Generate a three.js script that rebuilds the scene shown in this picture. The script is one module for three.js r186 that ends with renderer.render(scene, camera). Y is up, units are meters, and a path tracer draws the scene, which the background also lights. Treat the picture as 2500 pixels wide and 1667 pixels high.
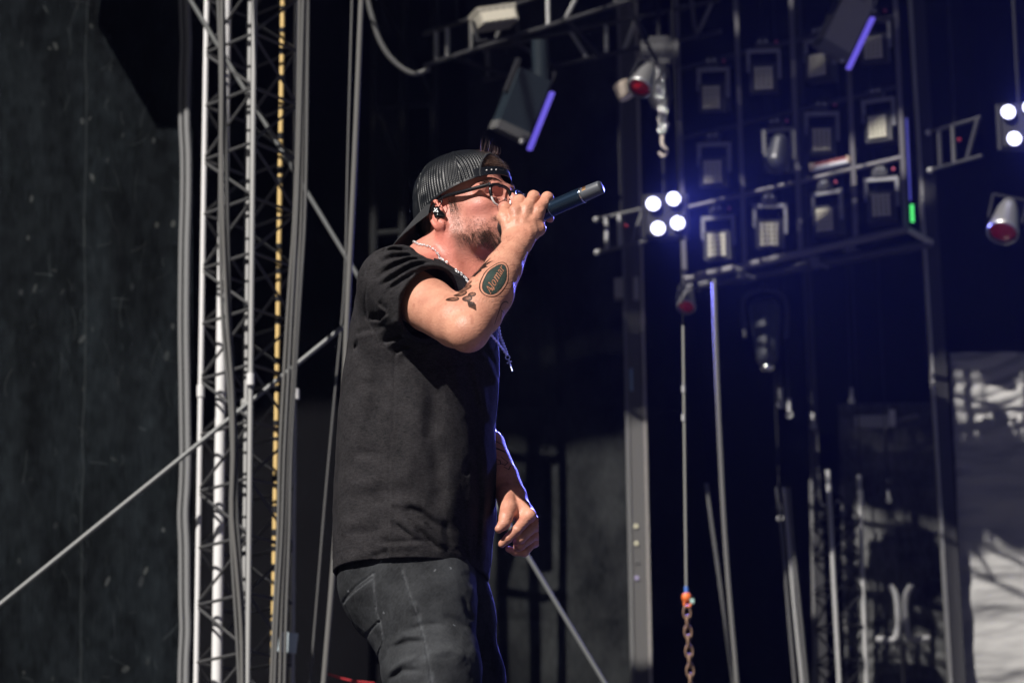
import * as THREE from 'three';
import { mergeGeometries } from 'three/addons/utils/BufferGeometryUtils.js';

// ---------------------------------------------------------------- camera, sky, sun, exposure
const scene = new THREE.Scene();
const camera = new THREE.PerspectiveCamera(10, 1024 / 682, 0.1, 400);
camera.position.set(0, 1.6, 0);
camera.rotation.order = 'YXZ';
camera.rotation.set(THREE.MathUtils.degToRad(14), 0, THREE.MathUtils.degToRad(-1.1));
camera.updateMatrixWorld(true);
camera.focus = 8.02;
camera.userData.fStop = 5.4;

const renderer = new THREE.WebGLRenderer({ antialias: true });
renderer.toneMapping = THREE.LinearToneMapping;
renderer.toneMappingExposure = 1.3;
renderer.shadowMap.enabled = true;
renderer.shadowMap.type = THREE.PCFSoftShadowMap;

function makeSky() {                                                // clear afternoon sky, darker blue overhead, paler to the horizon
  const w = 256, h = 128, d = new Float32Array(w * h * 4);
  for (let j = 0; j < h; j++) {
    const el = ((j + 0.5) / h - 0.5) * Math.PI, up = Math.max(0, Math.sin(el)), t = Math.pow(1 - up, 3);
    const c = el < 0 ? [0.09, 0.085, 0.08] : [0.10 + 0.24 * t, 0.16 + 0.24 * t, 0.30 + 0.16 * t];
    for (let i = 0; i < w; i++) d.set([c[0] * 0.085, c[1] * 0.085, c[2] * 0.085, 1], (j * w + i) * 4);
  }
  const t = new THREE.DataTexture(d, w, h, THREE.RGBAFormat, THREE.FloatType);
  t.mapping = THREE.EquirectangularReflectionMapping; t.magFilter = THREE.LinearFilter; t.needsUpdate = true;
  return t;
}
const skyTexture = makeSky();
scene.background = skyTexture; scene.environment = skyTexture;
const SUN = new THREE.Vector3(-0.42, 0.64, 0.64).normalize();
const sun = new THREE.DirectionalLight(new THREE.Color(1.0, 0.95, 0.89), 5);
sun.name = 'sun'; sun.target.name = 'sun_target';
sun.target.position.set(0, 4, -11); sun.position.copy(sun.target.position).addScaledVector(SUN, 40);
sun.castShadow = true; sun.shadow.radius = 1;
Object.assign(sun.shadow.camera, { left: -14, right: 14, top: 14, bottom: -14, near: 1, far: 90 }); sun.shadow.mapSize.set(4096, 4096);
scene.add(sun, sun.target);

// ---------------------------------------------------------------- helpers
const F = (1667 / 2) / Math.tan(THREE.MathUtils.degToRad(5));       // focal length in photograph pixels
const V = (x, y, z) => new THREE.Vector3(x, y, z);
function ray(px, py) { return V((px - 1250) / F, (833.5 - py) / F, -1).applyQuaternion(camera.quaternion); }
function at(px, py, z) { const r = ray(px, py); return r.multiplyScalar((z - camera.position.z) / r.z).add(camera.position); }   // the point of the place at depth z that the survey of the photograph gives
const STAGE_Y = 1.6 + 0.86, ZP = -7.85;
const ORIGIN = V(at(1010, 833, ZP).x, STAGE_Y, ZP);                // where the singer stands
function B(px, py, z = 0) { return at(px, py, ZP + z).sub(ORIGIN); } // the same in the singer's own frame

let seed = 20240611;
const rnd = () => { seed = (seed + 0x6D2B79F5) | 0; let t = Math.imul(seed ^ (seed >>> 15), 1 | seed); t = (t + Math.imul(t ^ (t >>> 7), 61 | t)) ^ t; return ((t ^ (t >>> 14)) >>> 0) / 4294967296; };
const rr = (a, b) => a + (b - a) * rnd();
function hash(x, y, z) { let h = Math.imul(x, 374761393) ^ Math.imul(y, 668265263) ^ Math.imul(z, 1274126177); h = Math.imul(h ^ (h >>> 13), 1274126177); return ((h ^ (h >>> 16)) >>> 0) / 4294967296; }
function noise(x, y, z) {
  const i = Math.floor(x), j = Math.floor(y), k = Math.floor(z), s = (t) => t * t * (3 - 2 * t), u = s(x - i), v = s(y - j), w = s(z - k), L = (a, b, t) => a + (b - a) * t;
  return L(L(L(hash(i, j, k), hash(i + 1, j, k), u), L(hash(i, j + 1, k), hash(i + 1, j + 1, k), u), v), L(L(hash(i, j, k + 1), hash(i + 1, j, k + 1), u), L(hash(i, j + 1, k + 1), hash(i + 1, j + 1, k + 1), u), v), w) * 2 - 1;
}
const fbm = (x, y, z, n = 3) => { let s = 0, a = 0.5; for (let i = 0; i < n; i++) { s += a * noise(x, y, z); x = x * 2.03 + 7; y = y * 2.03 + 3; z = z * 2.03 + 5; a *= 0.5; } return s; };
const clamp = (x, a = 0, b = 1) => Math.min(b, Math.max(a, x)), lerp = (a, b, t) => a + (b - a) * t;
const sstep = (a, b, x) => { const t = clamp((x - a) / (b - a)); return t * t * (3 - 2 * t); };

const taken = {};
function numbered(n) { const k = taken[n] = (taken[n] ?? -1) + 1; return k ? n + '_' + String(k).padStart(3, '0') : n; }
function shade(o) { o.castShadow = true; o.receiveShadow = true; return o; }
function tag(o, label, category, group, kind) { o.userData.label = label; o.userData.category = category; if (group) o.userData.group = group; if (kind) o.userData.kind = kind; return o; }
function mesh(name, geometry, m, parent) { const o = shade(new THREE.Mesh(Array.isArray(geometry) ? join(geometry) : geometry, m)); o.name = parent ? name : numbered(name); (parent ?? scene).add(o); return o; }
function thing(name, label, category, p, group) { const o = new THREE.Group(); o.name = numbered(name); if (p) o.position.copy(p); scene.add(o); return tag(o, label, category, group); }
function setting(o) { o.userData.kind = 'structure'; return o; }
function join(list) {
  const colors = list.some((g) => g.attributes.color);
  return mergeGeometries(list.map((g) => { g = g.index ? g.toNonIndexed() : g.clone(); for (const n of Object.keys(g.attributes)) if (!['position', 'normal', 'uv'].includes(n) && !(n === 'color' && colors)) g.deleteAttribute(n); if (!g.attributes.uv) g.setAttribute('uv', new THREE.BufferAttribute(new Float32Array(g.attributes.position.count * 2), 2)); return g; }));
}
const std = (r, g, b, o = {}) => new THREE.MeshStandardMaterial({ color: new THREE.Color().setRGB(r, g, b), roughness: 0.6, side: THREE.DoubleSide, ...o });
const phys = (r, g, b, o = {}) => new THREE.MeshPhysicalMaterial({ color: new THREE.Color().setRGB(r, g, b), roughness: 0.6, side: THREE.DoubleSide, ...o });
function bar(a, b, r, n = 10, r2 = r) {                              // a round bar from a to b
  const d = b.clone().sub(a), g = new THREE.CylinderGeometry(r2, r, d.length(), n, 1);
  return g.applyQuaternion(new THREE.Quaternion().setFromUnitVectors(V(0, 1, 0), d.normalize())).translate((a.x + b.x) / 2, (a.y + b.y) / 2, (a.z + b.z) / 2);
}
const box = (w, h, d, x = 0, y = 0, z = 0) => new THREE.BoxGeometry(w, h, d).translate(x, y, z);
function tube(points, r, seg = 40, n = 8, closed = false) { return new THREE.TubeGeometry(new THREE.CatmullRomCurve3(points, closed), seg, r, n, closed); }
// ---------------------------------------------------------------- distance fields and their meshing
const hyp = (a, b, c = 0) => Math.sqrt(a * a + b * b + c * c);
const smin = (a, b, k) => { const h = Math.max(k - Math.abs(a - b), 0) / k; return Math.min(a, b) - h * h * k * 0.25; };
const smax = (a, b, k) => -smin(-a, -b, k);
function cone(a, b, ra, rb) {                                        // tapered capsule
  const bx = b.x - a.x, by = b.y - a.y, bz = b.z - a.z, L = bx * bx + by * by + bz * bz || 1e-9;
  return (x, y, z) => { const px = x - a.x, py = y - a.y, pz = z - a.z, t = clamp((px * bx + py * by + pz * bz) / L); return hyp(px - bx * t, py - by * t, pz - bz * t) - (ra + (rb - ra) * t); };
}
function chain(pts, rs, k = 0.004) { const f = pts.slice(1).map((p, i) => cone(pts[i], p, rs[i], rs[i + 1])); return (x, y, z) => { let d = f[0](x, y, z); for (let i = 1; i < f.length; i++) d = smin(d, f[i](x, y, z), k); return d; }; }
function ell(c, r) { return (x, y, z) => { const px = x - c[0], py = y - c[1], pz = z - c[2], k0 = hyp(px / r[0], py / r[1], pz / r[2]), k1 = hyp(px / (r[0] * r[0]), py / (r[1] * r[1]), pz / (r[2] * r[2])); return k1 < 1e-9 ? -Math.min(...r) : k0 * (k0 - 1) / k1; }; }
function bounded(c, R, f) { return (x, y, z) => { const d = hyp(x - c.x, y - c.y, z - c.z) - R; return d > 0.06 ? d : f(x, y, z); }; }
function netMesh(f, lo, hi, cell, slack = 1.6) {                     // surface nets over the blocks that the surface passes through
  const NB = 8, S = NB + 1, nb = [0, 1, 2].map((i) => Math.ceil((hi[i] - lo[i]) / (cell * NB))), half = cell * NB * 0.87 * slack, blocks = new Map();
  for (let K = 0; K < nb[2]; K++) for (let J = 0; J < nb[1]; J++) for (let I = 0; I < nb[0]; I++) {
    const o = [lo[0] + I * NB * cell, lo[1] + J * NB * cell, lo[2] + K * NB * cell], m = NB * cell / 2;
    if (Math.abs(f(o[0] + m, o[1] + m, o[2] + m)) > half) continue;
    const v = new Float32Array(S * S * S); let n = 0, neg = 0;
    for (let k = 0; k < S; k++) for (let j = 0; j < S; j++) for (let i = 0; i < S; i++) if ((v[n++] = f(o[0] + i * cell, o[1] + j * cell, o[2] + k * cell)) < 0) neg++;
    if (neg && neg < v.length) blocks.set(I + nb[0] * (J + nb[1] * K), { I, J, K, v });
  }
  const NX = nb[0] * NB + 2, NY = nb[1] * NB + 2, key = (i, j, k) => i + NX * (j + NY * k), ids = new Map(), pos = [];
  const E = [[0, 1], [2, 3], [4, 5], [6, 7], [0, 2], [1, 3], [4, 6], [5, 7], [0, 4], [1, 5], [2, 6], [3, 7]];
  for (const { I, J, K, v } of blocks.values()) for (let k = 0; k < NB; k++) for (let j = 0; j < NB; j++) for (let i = 0; i < NB; i++) {
    const s = i + S * (j + S * k), c = [v[s], v[s + 1], v[s + S], v[s + S + 1], v[s + S * S], v[s + S * S + 1], v[s + S * S + S], v[s + S * S + S + 1]];
    let neg = 0; for (const q of c) if (q < 0) neg++;
    if (!neg || neg === 8) continue;
    let X = 0, Y = 0, Z = 0, n = 0;
    for (const [a, b] of E) if ((c[a] < 0) !== (c[b] < 0)) { const t = c[a] / (c[a] - c[b]); X += (a & 1) + t * ((b & 1) - (a & 1)); Y += ((a >> 1) & 1) + t * (((b >> 1) & 1) - ((a >> 1) & 1)); Z += (a >> 2) + t * ((b >> 2) - (a >> 2)); n++; }
    ids.set(key(I * NB + i, J * NB + j, K * NB + k), pos.length / 3);
    pos.push(lo[0] + (I * NB + i + X / n) * cell, lo[1] + (J * NB + j + Y / n) * cell, lo[2] + (K * NB + k + Z / n) * cell);
  }
  const index = [], quad = (a, b, c, d, flip) => { if (a === undefined || b === undefined || c === undefined || d === undefined) return; flip ? index.push(a, c, b, a, d, c) : index.push(a, b, c, a, c, d); };
  for (const { I, J, K, v } of blocks.values()) for (let k = 0; k < NB; k++) for (let j = 0; j < NB; j++) for (let i = 0; i < NB; i++) {
    const s = i + S * (j + S * k), a = v[s] < 0, gi = I * NB + i, gj = J * NB + j, gk = K * NB + k, id = (x, y, z) => ids.get(key(x, y, z));
    if (a !== v[s + 1] < 0) quad(id(gi, gj - 1, gk - 1), id(gi, gj, gk - 1), id(gi, gj, gk), id(gi, gj - 1, gk), !a);
    if (a !== v[s + S] < 0) quad(id(gi - 1, gj, gk - 1), id(gi - 1, gj, gk), id(gi, gj, gk), id(gi, gj, gk - 1), !a);
    if (a !== v[s + S * S] < 0) quad(id(gi - 1, gj - 1, gk), id(gi, gj - 1, gk), id(gi, gj, gk), id(gi - 1, gj, gk), !a);
  }
  const nrm = new Float32Array(pos.length), e = cell * 0.7;
  for (let n = 0; n < pos.length; n += 3) {
    let [x, y, z] = [pos[n], pos[n + 1], pos[n + 2]], gx = f(x + e, y, z) - f(x - e, y, z), gy = f(x, y + e, z) - f(x, y - e, z), gz = f(x, y, z + e) - f(x, y, z - e);
    const L = hyp(gx, gy, gz) || 1e-9, step = clamp(-f(x, y, z) / (L / (2 * e)), -cell * 0.4, cell * 0.4);
    nrm[n] = gx / L; nrm[n + 1] = gy / L; nrm[n + 2] = gz / L;
    pos[n] += nrm[n] * step; pos[n + 1] += nrm[n + 1] * step; pos[n + 2] += nrm[n + 2] * step;
  }
  const g = new THREE.BufferGeometry();
  g.setAttribute('position', new THREE.BufferAttribute(new Float32Array(pos), 3)); g.setAttribute('normal', new THREE.BufferAttribute(nrm, 3)); g.setIndex(index);
  return g;
}
function paint(g, fn) { const p = g.attributes.position, c = new Float32Array(p.count * 3); for (let i = 0; i < p.count; i++) c.set(fn(p.getX(i), p.getY(i), p.getZ(i), i), i * 3); return g.setAttribute('color', new THREE.BufferAttribute(c, 3)); }
function unwrap(g, fn, name = 'uv') { const p = g.attributes.position, c = new Float32Array(p.count * 2); for (let i = 0; i < p.count; i++) c.set(fn(p.getX(i), p.getY(i), p.getZ(i)), i * 2); return g.setAttribute(name, new THREE.BufferAttribute(c, 2)); }
function noiseTexture(n, fn, srgb = false) {
  const d = new Uint8Array(n * n * 4);
  for (let j = 0; j < n; j++) for (let i = 0; i < n; i++) { const c = fn(i / n, j / n, i, j); d.set([...(Array.isArray(c) ? c : [c, c, c])].map((v) => clamp(v) * 255).concat(255), (j * n + i) * 4); }
  const t = new THREE.DataTexture(d, n, n); t.wrapS = t.wrapT = THREE.RepeatWrapping; t.magFilter = THREE.LinearFilter; if (srgb) t.colorSpace = THREE.SRGBColorSpace; t.needsUpdate = true;
  return t;
}
// ---------------------------------------------------------------- the singer: skeleton
const DEG = Math.PI / 180;
const HR = new THREE.Matrix4(); {                                    // head frame: x to the face, y up, z to his right
  const th = 35 * DEG, ph = 9 * DEG, f = V(Math.cos(th) * Math.cos(ph), Math.sin(ph), Math.sin(th) * Math.cos(ph)), r = V(-Math.sin(th), 0, Math.cos(th)), u = r.clone().cross(f);
  const roll = 2 * DEG, u2 = u.clone().multiplyScalar(Math.cos(roll)).addScaledVector(r, Math.sin(roll)), r2 = f.clone().cross(u2);
  HR.makeBasis(f, u2, r2);
}
const EAR = V(-0.026, -0.008, 0.077), HC = B(1071, 521, 0.075).sub(EAR.clone().applyMatrix4(HR));
const HM = HR.clone().setPosition(HC), HI = HM.clone().invert(), he = HI.elements;
const H = (x, y, z) => V(x, y, z).applyMatrix4(HM);

const SH = B(972, 697, 0.185), EL = B(1143, 806, 0.37), WR = B(1262, 597, 0.215);
const fore = WR.clone().sub(EL).normalize();
const M0 = B(1229, 560, 0.105), M1 = B(1469, 456, 0.205), micDir = M1.clone().sub(M0).normalize();
const WL = B(1250, 1208, -0.025), EL2 = B(1150, 1050, -0.16), SH2 = B(1085, 700, -0.2);

// ---- head, in its own frame
const headParts = (() => {
  const sym = (f) => (x, y, z) => f(x, y, Math.abs(z));
  const cranium = ell([-0.014, 0.038, 0], [0.098, 0.088, 0.077]), face = ell([0.03, -0.028, 0], [0.068, 0.083, 0.061]);
  const jaw = sym(chain([V(-0.014, -0.02, 0.061), V(-0.004, -0.058, 0.056), V(0.04, -0.082, 0.038), V(0.083, -0.098, 0.010)], [0.014, 0.017, 0.018, 0.019], 0.012));
  const chin = ell([0.086, -0.097, 0], [0.021, 0.019, 0.024]), cheek = sym(ell([0.056, -0.014, 0.042], [0.026, 0.019, 0.024]));
  const jowl = sym(ell([0.04, -0.052, 0.036], [0.038, 0.036, 0.025]));
  const brow = sym(chain([V(0.096, 0.022, 0.004), V(0.091, 0.026, 0.026), V(0.072, 0.02, 0.053)], [0.008, 0.008, 0.008], 0.008));
  const nose = chain([V(0.097, 0.014, 0), V(0.11, -0.008, 0), V(0.122, -0.03, 0)], [0.0085, 0.0095, 0.0115], 0.008), wing = sym(ell([0.108, -0.035, 0.012], [0.012, 0.009, 0.008]));
  const lipU = sym(chain([V(0.106, -0.057, 0), V(0.094, -0.062, 0.022)], [0.0075, 0.004], 0.004)), lipD = sym(chain([V(0.104, -0.068, 0), V(0.094, -0.066, 0.02)], [0.0085, 0.004], 0.004));
  const muzzle = ell([0.078, -0.06, 0], [0.028, 0.03, 0.034]);
  const socket = sym(ell([0.1005, 0.003, 0.033], [0.017, 0.014, 0.02])), eye = sym(ell([0.073, 0.001, 0.032], [0.0135, 0.0125, 0.0135])), lid = sym(chain([V(0.083, -0.0035, 0.018), V(0.0885, -0.004, 0.031), V(0.08, -0.002, 0.046)], [0.0022, 0.0026, 0.002], 0.002));
  const neckU = chain([V(-0.025, -0.03, 0), V(-0.035, -0.16, 0)], [0.058, 0.06]);
  const ea = 14 * DEG, eb = 30 * DEG, ex0 = -0.026, ey0 = -0.008;    // ear tilt and flare
  const ear = (x, y, z) => {
    z = Math.abs(z); let a = (x - ex0) / 1.12, b = (y - ey0) / 1.08, c = z - 0.0755;
    [a, c] = [a * Math.cos(eb) + c * Math.sin(eb), -a * Math.sin(eb) + c * Math.cos(eb)];
    [a, b] = [a * Math.cos(ea) + b * Math.sin(ea), -a * Math.sin(ea) + b * Math.cos(ea)];
    c -= 0.005; if (hyp(a, b, c) > 0.06) return hyp(a, b, c) - 0.045;
    const q = b > 0 ? 1 : 1 + b * 6, t = Math.atan2(b / 0.0285, a / (0.0185 * q)), R = (s) => [0.0185 * q * s * Math.cos(t), 0.0285 * s * Math.sin(t)];
    const [hx, hy] = R(1), helix = hyp(a - hx, b - hy, c - 0.003) - (t > -0.9 && t < 0.55 ? 0.0022 : 0.0044);
    const [ax, ay] = R(0.62), anti = t > 0.3 || t < -1.5 ? hyp(a - ax, b - ay, c) - 0.0036 : 1;
    let d = ell([0, -0.001, -0.004], [0.0185, 0.029, 0.0046])(a, b, c);
    d = smin(d, helix, 0.003); d = smin(d, anti, 0.004); d = smin(d, ell([0.004, -0.0275, 0.001], [0.0085, 0.009, 0.0055])(a, b, c), 0.006);
    d = smin(d, ell([0.0175, -0.004, 0.001], [0.0045, 0.007, 0.005])(a, b, c), 0.004);
    return smax(d, -ell([0.005, -0.004, 0.003], [0.0085, 0.012, 0.006])(a, b, c), 0.003);
  };
  const skull = (x, y, z) => {
    let d = smin(cranium(x, y, z), face(x, y, z), 0.03);
    d = smin(d, jaw(x, y, z), 0.022); d = smin(d, chin(x, y, z), 0.012); d = smin(d, jowl(x, y, z), 0.02); d = smin(d, muzzle(x, y, z), 0.02); d = smin(d, cheek(x, y, z), 0.018);
    d = smin(d, brow(x, y, z), 0.02); d = smax(d, -socket(x, y, z), 0.014); d = smin(d, nose(x, y, z), 0.010); d = smin(d, wing(x, y, z), 0.005);
    d = smin(d, eye(x, y, z), 0.003); d = smin(d, lid(x, y, z), 0.003); d = smin(d, lipU(x, y, z), 0.005); d = smin(d, lipD(x, y, z), 0.004);
    return smin(d, neckU(x, y, z), 0.03);
  };
  return { skull, full: (x, y, z) => smin(skull(x, y, z), ear(x, y, z), 0.006) };
})();
const toHead = (x, y, z) => [he[0] * x + he[4] * y + he[8] * z + he[12], he[1] * x + he[5] * y + he[9] * z + he[13], he[2] * x + he[6] * y + he[10] * z + he[14]];
const headSDF = bounded(H(0.0, -0.02, 0), 0.19, (x, y, z) => headParts.full(...toHead(x, y, z)));

// ---- neck, trunk
const NECK = B(1068, 668, -0.005);
const neck = (() => {
  const a = chain([H(-0.03, -0.06, 0), NECK, B(1040, 790, 0)], [0.062, 0.074, 0.10], 0.03);
  const scm = chain([H(-0.022, -0.045, 0.066), B(1118, 690, 0.07)], [0.014, 0.013], 0.01);   // the muscle from behind the ear to the collarbone
  const trap = chain([H(-0.075, -0.09, 0.03), B(1000, 668, 0.12)], [0.03, 0.035], 0.02);
  const adam = ell(Object.values(H(0.03, -0.135, 0)), [0.02, 0.022, 0.018]);
  return (x, y, z) => smin(smin(smin(a(x, y, z), scm(x, y, z), 0.02), trap(x, y, z), 0.03), adam(x, y, z), 0.02);
})();
const trunk = chain([B(1035, 760, 0), B(1010, 1000, 0), B(1000, 1330, 0)], [0.10, 0.11, 0.10], 0.05);
const girdle = chain([SH, B(1035, 740, 0), SH2], [0.05, 0.08, 0.05], 0.03);

// ---- right arm
const side = V().crossVectors(fore, EL.clone().sub(SH).normalize()).normalize();
const armR = (() => {
  const mid = (t, o = 0) => EL.clone().lerp(WR, t).addScaledVector(side, o);
  const up = chain([SH, SH.clone().lerp(EL, 0.45), EL.clone().lerp(SH, 0.16), EL], [0.053, 0.0535, 0.050, 0.0395], 0.006);
  const lower = chain([EL, mid(0.2), mid(0.45), mid(0.72), WR], [0.041, 0.0485, 0.0455, 0.0375, 0.0275], 0.006);
  const outer = cone(EL.clone().lerp(SH, 0.12).addScaledVector(fore, 0.012), mid(0.42, 0.008), 0.032, 0.033), olecranon = cone(EL.clone().addScaledVector(fore, -0.012), EL.clone().addScaledVector(fore, 0.02), 0.026, 0.024);
  return bounded(EL.clone().lerp(WR, 0.3), 0.33, (x, y, z) => smin(smin(smin(up(x, y, z), lower(x, y, z), 0.014), outer(x, y, z), 0.03), olecranon(x, y, z), 0.02));
})();
// ---- right hand closed round the microphone's head, back of the hand to the light
function micAt(s) { return M0.clone().addScaledVector(micDir, s); }
const ringU = V(0, 1, 0).addScaledVector(micDir, -micDir.y).normalize(), ringV = V().crossVectors(ringU, micDir).normalize().multiplyScalar(V().crossVectors(ringU, micDir).z > 0 ? 1 : -1);   // ringU up, ringV towards the light
function onMic(s, deg, r) { return micAt(s).addScaledVector(ringU, r * Math.cos(deg * DEG)).addScaledVector(ringV, r * Math.sin(deg * DEG)); }
const gripMCP = [B(1230, 531, 0.186), B(1258, 517, 0.192), B(1285, 511, 0.188), B(1313, 517, 0.18)];
const gripPIP = [B(1232, 507, 0.16), B(1268, 491, 0.162), B(1303, 481, 0.158), B(1336, 482, 0.152)];
const gripS = [0.022, 0.045, 0.068, 0.09];
const handR = (() => {
  const fr = [0.0118, 0.0122, 0.0120, 0.0110];
  const fingers = gripMCP.map((m, i) => chain([m, gripPIP[i], onMic(gripS[i] + 0.004, -48, 0.0335), onMic(gripS[i] + 0.003, -100, 0.0315)], [0.0125, fr[i], fr[i] * 0.93, fr[i] * 0.82], 0.008));
  const meta = gripMCP.map((m, i) => chain([WR.clone().lerp(m, 0.12).addScaledVector(micDir, (i - 1.5) * 0.007), WR.clone().lerp(m, 0.6), m], [0.0185, 0.0138, 0.0118], 0.006));
  const heel = chain([WR.clone().addScaledVector(micDir, 0.012), B(1314, 558, 0.178), B(1311, 530, 0.176)], [0.019, 0.0135, 0.011], 0.01);
  const thenar = chain([WR.clone().add(V(-0.008, 0.012, -0.012)), B(1250, 577, 0.165), onMic(0.02, 150, 0.034), onMic(0.028, 200, 0.033), onMic(0.038, 235, 0.032)], [0.02, 0.019, 0.0125, 0.011, 0.0095], 0.01);
  const knuckle = gripMCP.map((m) => ell([m.x, m.y + 0.002, m.z + 0.003], [0.0128, 0.0128, 0.0128]));
  return bounded(micAt(0.055).add(V(0, -0.02, 0.03)), 0.115, (x, y, z) => {
    let p = meta[0](x, y, z); for (let i = 1; i < 4; i++) p = smin(p, meta[i](x, y, z), 0.0055);
    p = smin(p, heel(x, y, z), 0.012); p = smin(p, thenar(x, y, z), 0.012); 
    let q = fingers[0](x, y, z); for (let i = 1; i < 4; i++) q = smin(q, fingers[i](x, y, z), 0.0022);
    return smin(p, q, 0.011) - 0.0007 * noise(x * 130, y * 130, z * 130);
  });
})();
// ---- left arm and hand, hanging half closed before the belly
const armL = (() => {
  const up = chain([SH2, EL2], [0.055, 0.043], 0.02), lo = chain([EL2, EL2.clone().lerp(WL, 0.3), EL2.clone().lerp(WL, 0.75), WL], [0.043, 0.047, 0.0355, 0.0285], 0.006);
  return bounded(EL2, 0.45, (x, y, z) => smin(up(x, y, z), lo(x, y, z), 0.03));
})();
const C6 = (x, y, z) => B(1150 + x / 4.9, 1080 + y / 4.9, z + 0.115);
const handL = (() => {
  const mcp = [C6(690, 880, -0.088), C6(765, 985, -0.112), C6(775, 1090, -0.135), C6(745, 1185, -0.157)];
  const fingers = [
    chain([mcp[0], C6(548, 1048, -0.062), C6(440, 1150, -0.066), C6(368, 1215, -0.072)], [0.0128, 0.0105, 0.0093, 0.0078], 0.003),
    chain([mcp[1], C6(590, 1150, -0.075), C6(560, 1190, -0.098), C6(610, 1170, -0.118)], [0.0122, 0.0105, 0.0095, 0.008], 0.003),
    chain([mcp[2], C6(590, 1235, -0.092), C6(560, 1250, -0.115), C6(610, 1215, -0.13)], [0.0115, 0.0098, 0.009, 0.0078], 0.003),
    chain([mcp[3], C6(640, 1315, -0.125), C6(525, 1310, -0.128), C6(445, 1275, -0.13)], [0.0105, 0.0088, 0.0078, 0.0065], 0.003)];
  const nails = [ell(Object.values(C6(368, 1200, -0.0655)), [0.006, 0.006, 0.004])];
  const meta = mcp.map((m, i) => chain([WL.clone().lerp(m, 0.15), WL.clone().lerp(m, 0.65), m], [0.021, 0.017, 0.013], 0.006));
  const thumb = chain([WL.clone().add(V(-0.012, -0.006, 0.016)), C6(440, 800, -0.082), C6(415, 900, -0.06), C6(395, 975, -0.052), C6(335, 1035, -0.05)], [0.021, 0.018, 0.0135, 0.0115, 0.0088], 0.006);
  const web = chain([C6(500, 800, -0.095), C6(600, 900, -0.095)], [0.014, 0.012]);
  const knuckle = mcp.map((m) => ell([m.x + 0.003, m.y + 0.002, m.z + 0.002], [0.0125, 0.0125, 0.0125]));
  return bounded(C6(590, 1000, -0.1), 0.12, (x, y, z) => {
    let p = meta[0](x, y, z); for (let i = 1; i < 4; i++) p = smin(p, meta[i](x, y, z), 0.008);
    p = smin(p, web(x, y, z), 0.01); for (const k of knuckle) p = smin(p, k(x, y, z), 0.005);
    let q = fingers[0](x, y, z); for (let i = 1; i < 4; i++) q = smin(q, fingers[i](x, y, z), 0.0016);
    return smin(smin(p, q, 0.006), thumb(x, y, z), 0.005);
  });
})();
const skinSDF = (x, y, z) => {
  const core = smin(smin(headSDF(x, y, z), neck(x, y, z), 0.02), smin(trunk(x, y, z), girdle(x, y, z), 0.04), 0.04);
  const r = smin(armR(x, y, z), handR(x, y, z), 0.012), l = smin(armL(x, y, z), handL(x, y, z), 0.012);
  return Math.min(smin(core, r, 0.004), smin(core, l, 0.004));
};

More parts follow.
